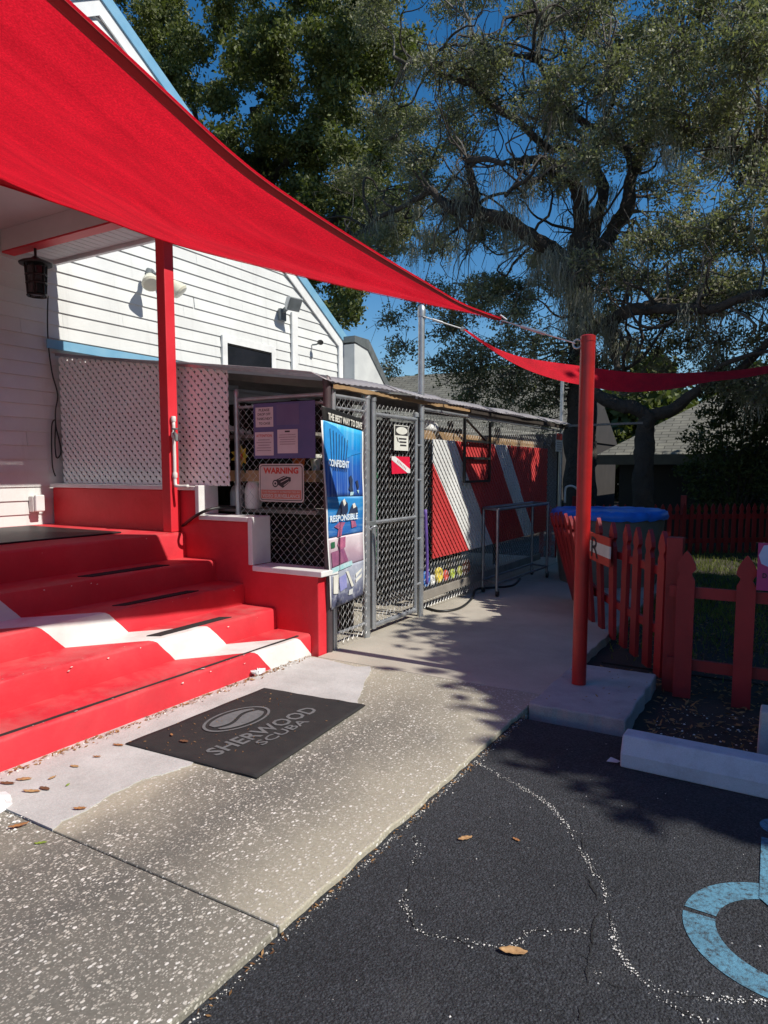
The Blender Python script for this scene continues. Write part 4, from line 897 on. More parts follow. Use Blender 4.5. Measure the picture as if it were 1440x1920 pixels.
for nm, mt_, x, y, r_ in names:
    p = gx(x, y, -3.17); p.z = .21+r_
    tag(MB().tube([p+Vector((0, math.cos(t*.3142)*r_*.72, math.sin(t*.3142)*r_*.72)) for t in range(21)], r_*.28, 8).lathe(p-Vector((.01, 0, 0)), [(r_*.6, 0), (r_*.6, .012)], 16, (1, 0, 0)).build('weight_disc', mt_, smooth=True), '%s disc propped behind the base of the chain-link fence' % nm, 'disc', 'coloured discs behind the fence')
tag(MB().tube(smooth_path([(-3.0, 5.86, 1.02), (-2.995, 5.87, .8), (-3.0, 5.90, .55), (-2.99, 5.88, .3)], 4), .016, 8).build('violet_strap', M_('violet_webbing', (.14, .08, .34), None, 8, .6), smooth='all'), 'violet strap hanging on the mast beside the gate', 'strap')
tag(MB().tube(smooth_path([gz(795,1138,.012), gz(825,1146,.012), gz(862,1140,.012), gz(885,1122,.012), gz(893,1105,.012), gz(920,1102,.012), gz(960,1098,.012), gz(975,1085,.012)], 6), .013, 8).build('black_hose', m_black, smooth='all'), 'black hose lying on the walkway at the foot of the fence', 'hose')
# rolling cart
ct = thing('rolling_cart', 'grey pipe-frame rolling cart standing by the red lattice', 'cart', (-2.9, 7.9, 0))
CL = {'a': (-2.76, 7.12), 'b': (-3.0, 7.30), 'c': (-2.70, 8.72), 'd': (-2.95, 8.86)}; zt_ = .965
for k, (x, y) in CL.items():
    MB().tube([(x, y, .07), (x, y, zt_)], .016, 10).build('leg', m_cartpipe, ct, smooth=True)
    cs_ = MB().tube([(x-.012, y+.02, .035), (x+.012, y+.02, .035)], .034, 14).build('caster', m_black, ct, smooth=True)
    MB().box(x-.02, x+.02, y-.01, y+.03, .062, .085).build('fork', m_fixgrey, cs_)
for p, q in (('a', 'b'), ('a', 'c'), ('b', 'd'), ('c', 'd')):
    A, B = CL[p], CL[q]
    MB().tube([(A[0], A[1], zt_), (B[0], B[1], zt_)], .018, 10).build('top_rail', m_cartpipe, ct, smooth=True); MB().tube([(A[0], A[1], .15), (B[0], B[1], .15)], .013, 10).build('lower_rail', m_cartpipe, ct, smooth=True)
tag(MB().tube(smooth_path([(-2.95, 10.35, .9), (-2.95, 10.35, 1.08), (-2.93, 10.36, 1.14), (-2.85, 10.38, 1.15), (-2.75, 10.4, 1.08), (-2.70, 10.4, 1.0)], 5), .016, 8).build('white_spigot', m_pvc, smooth='all'), 'white bent pipe spout at the far fence post', 'pipe')

# ================================================================== RED POLE, SAILS
rp_ = thing('red_pole', 'tall round red steel pole standing on the concrete pad', 'pole', (-1.13, 4.38, 0))
MB().tube([(-1.13, 4.38, .03), (-1.13, 4.38, 2.20)], .045, 28).build('pole', m_redpole, rp_, smooth=True)
MB().lathe((-1.13, 4.38, 2.20), [(.0468, -.02), (.0468, .012), (.035, .02), (.01, .023)], 28).build('cap', m_redpole, rp_, smooth=True)
rg = Vector((-1.19, 4.36, 2.17)); MB().tube([rg+Vector((.075, .02, 0)), rg+Vector((.02, .006, 0))], .009, 8).tube([rg+Vector((.026*math.cos(t*.3142), .006, .026*math.sin(t*.3142))) for t in range(21)], .007, 8).build('eye_ring', m_cable, rp_, smooth='all')
A_ = Vector((-1.709, 4.4, 2.376))
IN = [A_]+[Vector(p) for p in ((-1.918, 4.285, 2.432), (-2.132, 4.166, 2.481), (-2.561, 3.929, 2.587), (-3.052, 3.657, 2.72), (-3.605, 3.351, 2.885), (-4.126, 3.062, 3.093), (-4.75, 2.72, 3.325))]
OUT = [A_+Vector((.012, -.01, .012))]+[Vector(p) for p in ((-1.729, 3.861, 2.376), (-1.745, 3.408, 2.400), (-1.763, 2.89, 2.433), (-1.782, 2.341, 2.480), (-1.795, 1.982, 2.535), (-1.81, 1.5, 2.668), (-1.84, .2, 3.02))]
IN = smooth_path(IN, 8); OUT = smooth_path(OUT, 8)
s1 = thing('shade_sail', 'large red fabric shade sail stretched over the steps', 'shade sail', A_)
NN = len(IN)-1
def sailp(u, v):
    i = min(NN-1, int(u*NN)); t = u*NN-i
    a = IN[i].lerp(IN[i+1], t); b = OUT[i].lerp(OUT[i+1], t); p = a.lerp(b, v)
    w = (b-a).length; sag = math.sin(math.pi*v)*w*.035
    fold = .010*w*math.sin(math.pi*v)*noise.noise(Vector((v*7, u*2.2, 2)))+.004*w*math.sin(math.pi*v)*noise.noise(Vector((v*19, u*4, 5)))
    fold += .0055*w*math.sin(v*21+1.3)*math.sin(math.pi*v)*(.5+noise.noise(Vector((v*5, u*3, 8))))
    return p-Z3*sag+Z3*fold
sailo = MB().grid(sailp, 72, 40).build('cloth', m_sail, s1, smooth='all')
def hemp(u, v):
    L = (sailp(u, 0)-sailp(u, 1)).length; w = min(.085, L*.4)/max(L, .02)
    return sailp(u, 1-.002-w*v)-Z3*.010
MB().grid(hemp, 72, 4).build('hem', m_hem, s1, smooth='all', solid=.003)
def hem2(u, v):
    L = (sailp(u, 0)-sailp(u, 1)).length; w = min(.05, L*.3)/max(L, .02); return sailp(u, w*v)-Z3*.005
MB().grid(hem2, 72, 2).build('hem', m_sail, s1, smooth='all', solid=.002)
for vs in (.11,):
    MB().grid(lambda u, v, vs=vs: sailp(.02+.98*u, vs+(v-.5)*.012/max(.2, (sailp(u, 0)-sailp(u, 1)).length))-Z3*.003, 90, 1).build('seam', m_seam, s1, smooth='all')
cb = (A_-rg)
MB().tube([rg+cb*.02, rg+cb*.98], .0045, 6).build('cable', m_cable, s1)
MB().tube([rg+cb*.40, rg+cb*.72], .010, 8).build('turnbuckle', m_cable, s1, smooth=True); MB().tube([A_+Vector((.0, 0, -.03)), A_+Vector((.04, .01, 0)), A_+Vector((0, 0, .03))], .007, 6).build('shackle', m_cable, s1)
# back sail
s2 = thing('back_shade_sail', 'narrow red shade sail sagging behind the red pole toward the right', 'shade sail', (-2.6, 6, 2.6))
Pm = Vector((FX+.02, 5.80, 2.80)); K0 = gy(868, 617, 6.0)
lowp = [K0]+[Vector(p) for p in ((-2.457, 6.228, 2.483), (-2.242, 6.435, 2.346), (-2.022, 6.647, 2.26), (-1.818, 6.843, 2.213), (-1.567, 7.084, 2.166), (-1.355, 7.288, 2.163), (-1.052, 7.58, 2.21), (-.787, 7.835, 2.284), (-.285, 8.319, 2.391), (.8, 9.2, 2.75))]
upp = [K0+Vector((0, .02, .01))]+[Vector((x-.03*k, y+.10*k, z+.012*k)) for k, (x, y, z) in enumerate(((-2.477, 6.209, 2.54), (-2.282, 6.396, 2.462), (-2.065, 6.606, 2.429), (-1.862, 6.8, 2.408), (-1.573, 7.079, 2.376), (-1.361, 7.283, 2.36), (-1.057, 7.575, 2.368), (-.746, 7.874, 2.398), (-.287, 8.316, 2.456)))]+[Vector((.8, 10.3, 2.85))]
lowp = smooth_path(lowp, 5); upp = smooth_path(upp, 5); N2 = len(lowp)-1
def s2p(u, v):
    i = min(N2-1, int(u*N2)); t = u*N2-i; p = lowp[i].lerp(lowp[i+1], t).lerp(upp[i].lerp(upp[i+1], t), v)
    return p+Z3*(.012*math.sin(u*60+v*7)*math.sin(math.pi*v))
MB().grid(s2p, 110, 14).build('cloth', m_sail, s2, smooth='all')
MB().tube([Pm, K0], .006, 6).build('cable', m_cable, s2); MB().tube([Pm.lerp(K0, .25), Pm.lerp(K0, .5)], .013, 8).build('turnbuckle', m_cable, s2); MB().lathe(K0, [(.02, -.015), (.02, .015)], 10, (1, 0, -.5)).build('ring', m_cable, s2)

# ================================================================== PICKET FENCES
def picketmesh(w, h, t):
    half = [(.5, 0), (.5, .80), (.33, .835), (.33, .85), (.54, .875), (.50, .91), (.28, .96), (0, 1.0)]
    poly = [(x*w, z*h) for x, z in half]+[(-x*w, z*h) for x, z in reversed(half[:-1])]
    return MB().prism([(x, -t/2, z) for x, z in poly], [(x, t/2, z) for x, z in poly]).mesh('picket', m_redwood)
pf = thing('picket_fence', 'low red picket fence leaning along the far walkway edge', 'fence', (-1.2, 5.8, 0))
pkm = picketmesh(.118, 1.0, .03)
base = [(1234,1266),(1212,1248),(1188,1228),(1168,1212),(1148,1197),(1128,1183),(1110,1170)]
PB = [gz(x, y, -.03) for x, y in base]
d0 = (PB[-1]-PB[0]).normalized(); step_ = (PB[-1]-PB[0]).length/(len(PB)-1)
for k in range(14):
    p = PB[0]+d0*step_*k if k >= len(PB) else PB[k]
    if k >= 7: p = PB[-1]+(Vector((-1.95, 7.35, 0))-PB[-1])*((k-6)/7.); p.z = -.03
    lean = R(0) if k < 4 else R(1.6*(k-3))
    ang = math.atan2(d0.y, d0.x)
    piece('picket', pkm, Matrix.Translation(p) @ Matrix.Rotation(ang, 4, 'Z') @ Matrix.Rotation(-lean if False else lean, 4, 'X').inverted() @ Matrix.Rotation(R(rnd.uniform(-1.2, 1.2)), 4, 'Y') @ Matrix.Diagonal((1, 1, rnd.uniform(.99, 1.03), 1)), pf)
sdn = Vector((-d0.y, d0.x, 0))
for z in (.30, .72): MB().bar(PB[0]-sdn*.035+Z3*(z), PB[-1]-sdn*.035+Z3*z, .035, .06).bar(PB[-1]-sdn*.035+Z3*z, Vector((-1.95, 7.35, z))-sdn*.06-Vector((z*.1, 0, 0)), .035, .08).build('rail', m_redwood, pf)
MB().box(-.70, -.60, 4.84, 4.94, -.08, .955).build('post', m_redwood, pf, bevel=.004)
rs = thing('flag_sign_board', 'red and white striped board lettered R on the leaning picket fence', 'sign', (-1.3, 5.5, .75))
ra = gz(1076, 1045, .735); rb_ = gz(1151, 1062, .715)
ra = Vector((ra.x, ra.y, 0)); rb_ = Vector((rb_.x, rb_.y, 0)); q0 = PB[0]; nn = sdn if sdn.dot(Vector((-1, 0, 0))) > 0 else -sdn
# board hung parallel to the pickets on the walkway side
f0 = PB[3].lerp(PB[4], .4); f1 = PB[6]+(Vector((-1.95, 7.35, 0))-PB[6])*.18; f0.z = f1.z = 0; uu = (f0-f1); LW = uu.length; uu.normalize()
off = nn*.085
def rsb(u, z, d): return f1+off+uu*(LW*u)+nn*d+Z3*z
ZB, ZT = .60, .84
for z0, z1, m_, dd in ((ZB, ZB+.07, m_redink, 0), (ZB+.07, ZT-.07, m_signwhite, 0), (ZT-.07, ZT, m_redink, 0)):
    MB().prism([rsb(0, z0, 0), rsb(1, z0, 0), rsb(1, z1, 0), rsb(0, z1, 0)], [rsb(0, z0, .012), rsb(1, z0, .012), rsb(1, z1, .012), rsb(0, z1, .012)]).build('board', m_, rs)
text('lettering', 'R', rsb(.42, ZB+.03, .016), uu, Z3, LW*.24, .18, m_ink, rs, bold=.0)
# front run of heavy gothic pickets, far right
ff = thing('front_picket_fence', 'dark red front fence with broad shaped pickets beside the pad', 'fence', (0, 4.7, 0))
bpm = picketmesh(.105, .95, .025)
for k, x in enumerate((-.56, -.22, .02, .42, .86, 1.3)):
    piece('picket', bpm, Matrix.Translation((x, 4.72, -.07 if k else -.06)) @ Matrix.Rotation(R(2), 4, 'Z'), ff)
MB().bar((-.66, 4.76, .62), (1.6, 4.76, .62), .03, .07).build('rail', m_redwood, ff)
MB().bar((-.66, 4.76, .15), (1.6, 4.76, .15), .03, .07).build('rail', m_redwood, ff)
mg = thing('magenta_sign', 'magenta sign with pale blue drawing at the right picture edge', 'sign', (-.05, 4.68, .8))
MB().box(-.165, .22, 4.668, 4.676, .68, .965).build('plate', m_pink, mg)
MB().prism([(-.16+.16*a, 4.664, .86+.10*b) for a, b in ((0,.3),(.15,.9),(.5,1),(.9,.8),(1,.2),(.6,-.4),(.45,-.9),(.38,-.4),(.1,-.2))], [(-.16+.16*a, 4.667, .86+.10*b) for a, b in ((0,.3),(.15,.9),(.5,1),(.9,.8),(1,.2),(.6,-.4),(.45,-.9),(.38,-.4),(.1,-.2))]).build('print_figure', m_paleblue, mg)
text('lettering', 'D', (-.135, 4.665, .755), X3, Z3, .022, .03, m_ink, mg, bold=.02)
# back fence
bf = thing('back_picket_fence', 'long shaded red picket fence at the back of the lawn', 'fence', (-1.5, 13, 0))
b0 = Vector((-3.6, 11.3, -.06)); b1 = Vector((1.2, 15.2, -.06)); db = (b1-b0); Lb = db.length; db.normalize(); ab = math.atan2(db.y, db.x)
bkm = picketmesh(.075, .87, .02)
for k in range(int(Lb/.135)):
    piece('picket', bkm, Matrix.Translation(b0+db*(.135*k)) @ Matrix.Rotation(ab, 4, 'Z') @ Matrix.Rotation(R(rnd.uniform(-1, 1)), 4, 'Y'), bf)
nb_ = Vector((-db.y, db.x, 0))
for z in (.22, .64): MB().bar(b0+nb_*.03+Z3*z, b1+nb_*.03+Z3*z, .03, .08).build('rail', m_redwood, bf)
for t in (.1, .42, .74): MB().box(*(lambda p: (p.x-.045, p.x+.045, p.y-.045, p.y+.045))(b0+db*Lb*t+nb_*.07), -.1, .95).build('post', m_redwood, bf)
# tub with blue cover
tb = thing('stock_tub', 'round grey tub with bright blue cover behind the picket fence', 'tub', (-1.85, 8.75, 0))
tc_ = Vector((-1.98, 8.9, 0))
MB().lathe(tc_, [(.56, -.05), (.59, .05), (.66, .80), (.68, .86)], 40).build('tank', m_tubgrey, tb, smooth=True)
mb = MB(); n = 72
prof = [(.695, .80), (.71, .84), (.69, .895), (.60, .905), (.3, .91), (.02, .912)]
for r_, z in prof:
    for k in range(n):
        t = 2*math.pi*k/n; w = .035*noise.noise(Vector((3*math.cos(t)*3, 3*math.sin(t)*3, z*4)))*(1 if z < .9 else .6); mb.v.append((tc_.x+(r_+w)*math.cos(t), tc_.y+(r_+w)*math.sin(t), z+w*.9))
for j in range(len(prof)-1):
    for k in range(n): k2 = (k+1) % n; mb.f.append((j*n+k, j*n+k2, (j+1)*n+k2, (j+1)*n+k))
mb.build('blue_cover', m_blue, tb, smooth='all')

# ================================================================== NEIGHBOURS
def neighbour(name, label, loc): return thing(name, label, 'house', loc)
n1 = neighbour('neighbour_house', 'low dark neighbouring house with grey shingle hip roof behind the oaks', (0, 17.5, 0))
m_nwall = M_('dark_brown_wall', (.035, .03, .027), (.025, .022, .02), 3, .8)
e0 = gy(1119, 858, 16.0); EZ = e0.z
MB().box(e0.x+.4, 12, 16.5, 24, -.6, EZ-.05).build('wall', m_nwall, n1)
rfN = MB().prism([(e0.x, 16, EZ), (14, 16, EZ), (14, 20.2, EZ+2.3), (e0.x+3.4, 20.2, EZ+2.3)], [(e0.x, 16, EZ+.06), (14, 16, EZ+.06), (14, 20.2, EZ+2.36), (e0.x+3.4, 20.2, EZ+2.36)]).build('roof', m_shingle, n1)
MB().prism([(e0.x, 16, EZ), (e0.x+3.4, 20.2, EZ+2.3), (e0.x, 24.4, EZ)], [(e0.x, 16, EZ+.06), (e0.x+3.4, 20.2, EZ+2.36), (e0.x, 24.4, EZ+.06)]).build('roof', m_shingle, n1)
MB().box(e0.x-.02, 14, 15.96, 15.995, EZ-.16, EZ+.05).build('fascia', M_('tan_fascia', (.16, .14, .11), None, 4, .7), rfN)
MB().box(-1.2, -.1, 16.47, 16.5, .5, 1.35).build('window', m_glass, n1)
n2 = neighbour('neighbour_house', 'grey-roofed neighbouring house seen beyond the lean-to roof', (-8, 18, 0))
p_e = gy(1066, 818, 16.5); p_r = gy(1040, 692, 19.5)
MB().box(-14, p_e.x-.3, 17, 23, -.6, p_e.z).build('wall', m_nwall, n2)
rf2 = MB().prism([(-15, 16.5, p_e.z), (p_e.x, 16.5, p_e.z), (p_e.x-.1, 19.8, p_r.z+.1), (-15, 19.8, p_r.z+.1)], [(-15, 16.5, p_e.z+.07), (p_e.x, 16.5, p_e.z+.07), (p_e.x-.1, 19.8, p_r.z+.17), (-15, 19.8, p_r.z+.17)]).build('roof', m_shingle, n2)
MB().box(-15, p_e.x+.01, 16.44, 16.49, p_e.z-.15, p_e.z+.06).build('fascia', M_('dark_fascia', (.06, .055, .05), None, 4, .7), rf2)
MB().prism([(p_e.x-.25, 16.9, p_e.z-.02), (p_e.x-.25, 23, p_e.z-.02), (p_e.x-.35, 19.8, p_r.z)], [(p_e.x-.3, 16.9, p_e.z-.02), (p_e.x-.3, 23, p_e.z-.02), (p_e.x-.4, 19.8, p_r.z)]).build('gable_wall', m_nwall, n2)

# ================================================================== TREES
nrng = np.random.default_rng(11)
def leaves(name, P, size, mat, parent, aspect=.42, up=.25):
    n = len(P); D = nrng.normal(size=(n, 3)); D /= np.linalg.norm(D, axis=1)[:, None]
    Nn = nrng.normal(size=(n, 3)); Nn[:, 2] += up; S = np.cross(D, Nn); S /= np.linalg.norm(S, axis=1)[:, None]+1e-9
    L = size*nrng.uniform(.65, 1.25, n)[:, None]; W = L*aspect
    V = np.stack([P-D*L*.5, P+S*W*.5, P+D*L*.5, P-S*W*.5], 1).reshape(-1, 3)
    return npmesh(name, V, n, mat, parent)
def clump_pts(centres, radii, nsub, nleaf, spread, flat=.75):
    """twig tufts spread through each clump, leaves spread round each tuft"""
    out = []
    for c, r in zip(centres, radii):
        ns = max(3, int(nsub*(r/.5)**2)); d = nrng.normal(size=(ns, 3)); d /= np.linalg.norm(d, axis=1)[:, None]
        rr = r*nrng.uniform(.25, 1.05, ns)[:, None]; d[:, 2] *= flat; T = np.array(c)[None]+d*rr
        nl = nrng.integers(int(nleaf*.5), int(nleaf*1.5)+1, ns)
        Q = np.repeat(T, nl, 0); Q = Q+nrng.normal(size=Q.shape)*np.array([spread, spread, spread*.7]); out.append(Q)
    return np.concatenate(out)
def limb_mb(pts, r0, r1, n=7, wob=.06, sub=8):
    P = smooth_path(pts, sub); m = len(P)
    P = [p+Vector((noise.noise(p*1.7), noise.noise(p*1.7+Vector((9, 0, 0))), noise.noise(p*1.7+Vector((0, 9, 0)))))*wob for p in P]
    n = max(n, 12) if r0 > .06 else n
    mb = MB().tube(P, [(r0+(r1-r0)*(k/(m-1))**.8)*(1+.16*noise.noise(P[k]*2.3)) for k in range(m)], n)
    for i, v in enumerate(mb.v):
        v = Vector(v); c = P[min(m-1, i//n)]; d = v-c
        mb.v[i] = tuple(c+d*(1+.22*noise.noise(v*5.)+.16*noise.noise(v*13.)))
    return mb, P
def twigs(parent, centres, radii, limbpts, mat, seed=1, per=5, connect=True):
    rr = random.Random(seed); mb = MB(); LP = limbpts
    for c, r in zip(centres, radii):
        c = Vector(c)
        if connect and LP:
            q = min(LP, key=lambda p: (p-c).length)
            if (q-c).length < 2.4:
                mid = q.lerp(c, .5)+Vector((rr.gauss(0, .15), rr.gauss(0, .15), rr.gauss(.1, .15)))
                mb.tube(smooth_path([q, q.lerp(c, .3)+Vector((rr.gauss(0, .16), rr.gauss(0, .16), rr.gauss(.08, .16))), mid, c], 3), [.020, .019, .018, .016, .014, .012, .010, .008, .007, .006], 4, False)
        for _ in range(per):
            d = Vector((rr.gauss(0, 1), rr.gauss(0, 1), rr.gauss(.1, .8))).normalized()*r*rr.uniform(.7, 1.2)
            m1 = c+d*.5+Vector((rr.gauss(0, .08), rr.gauss(0, .08), rr.gauss(0, .08)))
            mb.tube([c, m1, c+d], [.011, .007, .003], 3, False)
            e = m1+Vector((rr.gauss(0, .2), rr.gauss(0, .2), rr.gauss(0, .2))); mb.tube([m1, e], [.006, .002], 3, False)
    return mb.build('twigs', mat, parent)
def moss(parent, anchors, nstr, Lmin, Lmax, name='moss'):
    V = []; cnt = 0
    for a in anchors:
        a = np.array(a); LL = nrng.uniform(Lmin, Lmax)
        for _ in range(nstr):
            p = a+nrng.normal(size=3)*np.array([.07, .07, .06]); L = LL*nrng.uniform(.3, 1.1); seg = 4; w = nrng.uniform(.003, .010)
            t = nrng.uniform(0, 6.28); s = np.array([math.cos(t), math.sin(t), 0]); q = p.copy()
            for k in range(seg):
                q2 = q+np.array([nrng.normal()*.030, nrng.normal()*.030, -L/seg]); w1 = w*(1-k/seg*.75); w2 = w*(1-(k+1)/seg*.75)
                V += [q-s*w1, q+s*w1, q2+s*w2, q2-s*w2]; cnt += 1; q = q2
    return npmesh(name, np.array(V), cnt, m_moss, parent)

def oakp(x, y, Y): return gy(x, y, Y)
oak = thing('live_oak', 'huge spreading live oak hung with grey moss behind the enclosure', 'tree', gy(1090, 1000, 13.0).xy.to_3d())
limbs = [  # (points as surveyed, base radius, tip radius)
 ([(1088,1050,13),(1086,900,13),(1092,760,13),(1092,640,13),(1086,520,13),(1088,440,13)], .34, .19),
 ([(1088,560,13),(1060,495,12.7),(1029,462,12.5),(988,437,12.2),(921,406,12),(875,396,11.8),(835,385,11.6),(808,352,11.5)], .19, .07),
 ([(890,398,11.9),(892,360,11.7),(886,325,11.6),(880,300,11.5),(905,290,11.3),(945,300,11.2)], .08, .04),
 ([(1088,460,13),(1090,406,13),(1084,355,12.8),(1062,325,12.6),(1029,308,12.4),(990,300,12.2),(957,303,12)], .17, .06),
 ([(1095,470,13),(1118,410,13.2),(1129,360,13.3),(1120,310,13.4),(1116,280,13.5),(1130,250,13.5),(1150,180,13.6),(1140,100,13.8)], .14, .04),
 ([(1118,290,13.4),(1090,292,13.2),(1065,280,13),(1039,285,12.8),(1000,250,12.6),(941,205,12.3),(900,175,12.1),(860,150,12),(823,134,11.9),(790,108,11.8),(765,118,11.7),(735,102,11.6)], .08, .035),
 ([(1105,480,13),(1150,430,13.3),(1180,370,13.5),(1186,330,13.6),(1200,285,13.8),(1218,226,14),(1240,180,14),(1270,128,14.2),(1282,60,14.4)], .15, .05),
 ([(1186,345,13.6),(1165,260,13.2),(1110,240,13),(1060,200,12.8),(1029,150,12.6),(1010,100,12.5),(1018,50,12.4),(1000,5,12.3)], .07, .035),
 ([(1012,105,12.5),(985,100,12.4),(940,95,12.2),(900,70,12.1),(880,30,12)], .045, .02),
 ([(1220,225,14),(1250,262,13.6),(1300,270,13.2),(1380,280,13),(1440,260,12.8)], .05, .025),
 ([(1092,640,13),(1125,612,12.6),(1152,597,12.2),(1200,583,11.9),(1265,582,11.6),(1340,570,11.3),(1440,545,11)], .14, .06),
 ([(1152,600,12.2),(1148,660,12.2),(1155,720,12.2)], .07, .05),
 ([(808,352,11.5),(780,372,11.6),(735,400,11.8),(690,420,12),(650,455,12.2)], .06, .03),
 ([(1029,308,12.4),(1000,340,12),(980,345,11.8),(950,370,11.6)], .07, .03)]
LPO = []
for i, (pts, r0, r1) in enumerate(limbs):
    mb, P = limb_mb([oakp(*p) for p in pts], r0, r1, 9 if r0 > .1 else 7, .10 if i else .05)
    mb.build('trunk' if i == 0 else 'limb', m_bark, oak, smooth='all'); LPO += P
oak2 = thing('forked_oak', 'dark forked oak with a level limb before the neighbouring roof', 'tree', gy(1205, 1000, 12.3).xy.to_3d())
LP2 = []
for i, (pts, r0, r1) in enumerate([([(1208,1060,12.3),(1206,950,12.3),(1207,860,12.3),(1212,800,12.3),(1224,775,12.3)], .17, .15),
     ([(1218,785,12.3),(1190,765,12.2),(1160,757,12.2),(1130,745,12.2),(1112,735,12.3)], .105, .11), ([(1222,780,12.3),(1255,770,12.2),(1290,742,12.1),(1330,715,12),(1390,690,11.8),(1450,640,11.6)], .11, .05), ([(1300,738,12.1),(1345,690,11.8),(1400,670,11.5),(1450,660,11.3)], .05, .025)]):
    mb, P = limb_mb([oakp(*p) for p in pts], r0, r1, 9, .06); mb.build('trunk' if i == 0 else 'limb', m_bark, oak2, smooth='all'); LP2 += P
rb = random.Random(21); mbb = MB()
for _ in range(150):
    p = Vector(rb.choice(LPO[10:])); L = rb.uniform(.7, 2.4); n_ = 9; d = Vector((rb.gauss(0, 1), rb.gauss(0, .7), rb.gauss(.35, .7))).normalized(); Q = [p.copy()]
    for k in range(n_):
        d = (d+Vector((rb.gauss(0, .42), rb.gauss(0, .42), rb.gauss(.02, .42)))).normalized(); p = p+d*(L/n_); Q.append(p.copy())
        if rb.random() < .35:
            e = (d+Vector((rb.gauss(0, .9), rb.gauss(0, .9), rb.gauss(0, .9)))).normalized()*rb.uniform(.2, .6); mbb.tube([p, p+e*.5+Vector((rb.gauss(0, .05), rb.gauss(0, .05), rb.gauss(0, .05))), p+e], [.010, .007, .003], 4, False)
    r_ = rb.uniform(.018, .038); mbb.tube(smooth_path(Q, 2), [r_*(1-.8*k/(2*n_)) for k in range(2*n_+1)], 5, False)
stuff(mbb.build('branchlets', m_bark, oak, smooth='all'))
# crown clumps of the big oak
holes = [(872,55,75,60),(775,35,40,40),(755,160,42,60),(985,120,45,60),(925,330,55,45),(840,315,55,45),(1000,395,60,28),(965,260,40,25),(1160,320,28,45),(1240,330,30,60),(1150,400,22,35),(930,470,35,30),(1045,370,22,30),(640,610,110,90),(720,640,60,45),(1075,310,25,30)]
def inhole(x, y): return any(((x-a)/c)**2+((y-b)/d)**2 < 1 for a, b, c, d in holes)
cen = []; rad = []
rr = random.Random(5)
y = -60
while y < 640:
    x = 700
    while x < 1500:
        px, py = x+rr.uniform(-34, 34), y+rr.uniform(-34, 34)
        low = 560 if px < 1020 else 600
        if px < 760 and py > 480: low = 0
        if py < low and not inhole(px, py):
            for _ in range(2 if rr.random() < .6 else 1):
                Yd = rr.uniform(11.2, 16.0); k = Yd/13
                p = oakp(px+rr.uniform(-20, 20), py+rr.uniform(-20, 20), Yd); cen.append(p); rad.append(rr.uniform(.30, .62)*k**.5)
        x += 54
    y += 53
for (x, y, Y, r_) in [(735,600,12,.35),(760,650,11.8,.40),(730,690,11.5,.30),(790,560,12,.4),(850,590,12,.5),(900,560,12,.5),(960,590,12,.5),(880,660,12,.5),(940,650,12,.55),(1000,640,12,.55),(1010,700,12.5,.5),(900,720,12.5,.5),(960,730,12.5,.5),(1050,690,12.5,.5),(830,680,12,.4),(1000,760,13,.4),(860,700,12.6,.45),(880,740,12.8,.4),(930,770,13,.4),(1040,740,13,.4),(970,700,12.2,.5),(1020,790,13.2,.3),(900,690,12.2,.45),(1080,660,13.2,.45),(1130,690,13.2,.4),(840,620,12.3,.45),
   (1160,660,12.8,.5),(1230,650,12.6,.5),(1290,640,12.4,.5),(1350,640,12.2,.5),(1420,640,12,.5),(1380,720,12,.5),(1430,720,11.8,.5),(1330,690,12.1,.4),(1250,700,12.4,.4),(1170,720,12.9,.4)]:
    cen.append(oakp(x, y, Y)); rad.append(r_)
crown = clump_pts(cen, rad, 46, 20, .07)
leaves('crown', crown, .072, m_leaf_oak, oak)
twigs(oak, cen, rad, LPO, m_twig, 3, 11)
anch = []
for _ in range(150):
    p = rr.choice(LPO); anch.append((p.x+rr.gauss(0, .12), p.y+rr.gauss(0, .12), p.z-.05))
for c, r_ in zip(cen, rad):
    if rr.random() < .22: anch.append((c.x, c.y, c.z-r_*.4))
for (x, y) in ((1050,480),(1060,520),(1040,500),(1075,540),(1090,560),(1110,600),(1060,580),(1000,500),(880,430),(850,400),(960,380),(940,440),(1230,250),(1260,300),(1080,600),(1120,560),(800,440),(780,460),(1010,470),(1170,640),(1330,650),(1400,690),(1420,740)):
    for _ in range(5): q = oakp(x+rr.gauss(0, 14), y+rr.gauss(0, 12), rr.uniform(11.6, 12.8)); anch.append(tuple(q))
moss(oak, anch, 26, .15, .70)
# dense evergreen oak behind the house
oakL = thing('dense_oak', 'dense dark green oak rising behind the white gable', 'tree', (-13, 20, 0))
cenL = []; radL = []
holesL = [(350,15,32,26),(365,45,30,22),(580,140,18,25),(465,165,22,14),(625,235,20,28),(690,270,22,26),(535,300,20,22),(610,330,24,32),(520,215,14,14),(725,330,24,40),(470,230,22,18)]
def inhL(x, y): return any(((x-a)/c)**2+((y-b)/d)**2 < 1 for a, b, c, d in holesL)
y = -70
while y < 610:
    x = 60
    while x < 770:
        px, py = x+rr.uniform(-26, 26), y+rr.uniform(-26, 26)
        ok = py < 520 or (px < 665 and py < 600)
        if px > 660 and py > 430: ok = False
        if ok and not inhL(px, py):
            for _ in range(2):
                Yd = rr.uniform(16.5, 22); p = oakp(px+rr.uniform(-12, 12), py+rr.uniform(-12, 12), Yd); cenL.append(p); radL.append(rr.uniform(.55, .85))
        x += 48
    y += 46
leaves('crown', clump_pts(cenL, radL, 16, 24, .13), .15, m_leaf_dark, oakL, aspect=.5)
LPL = []
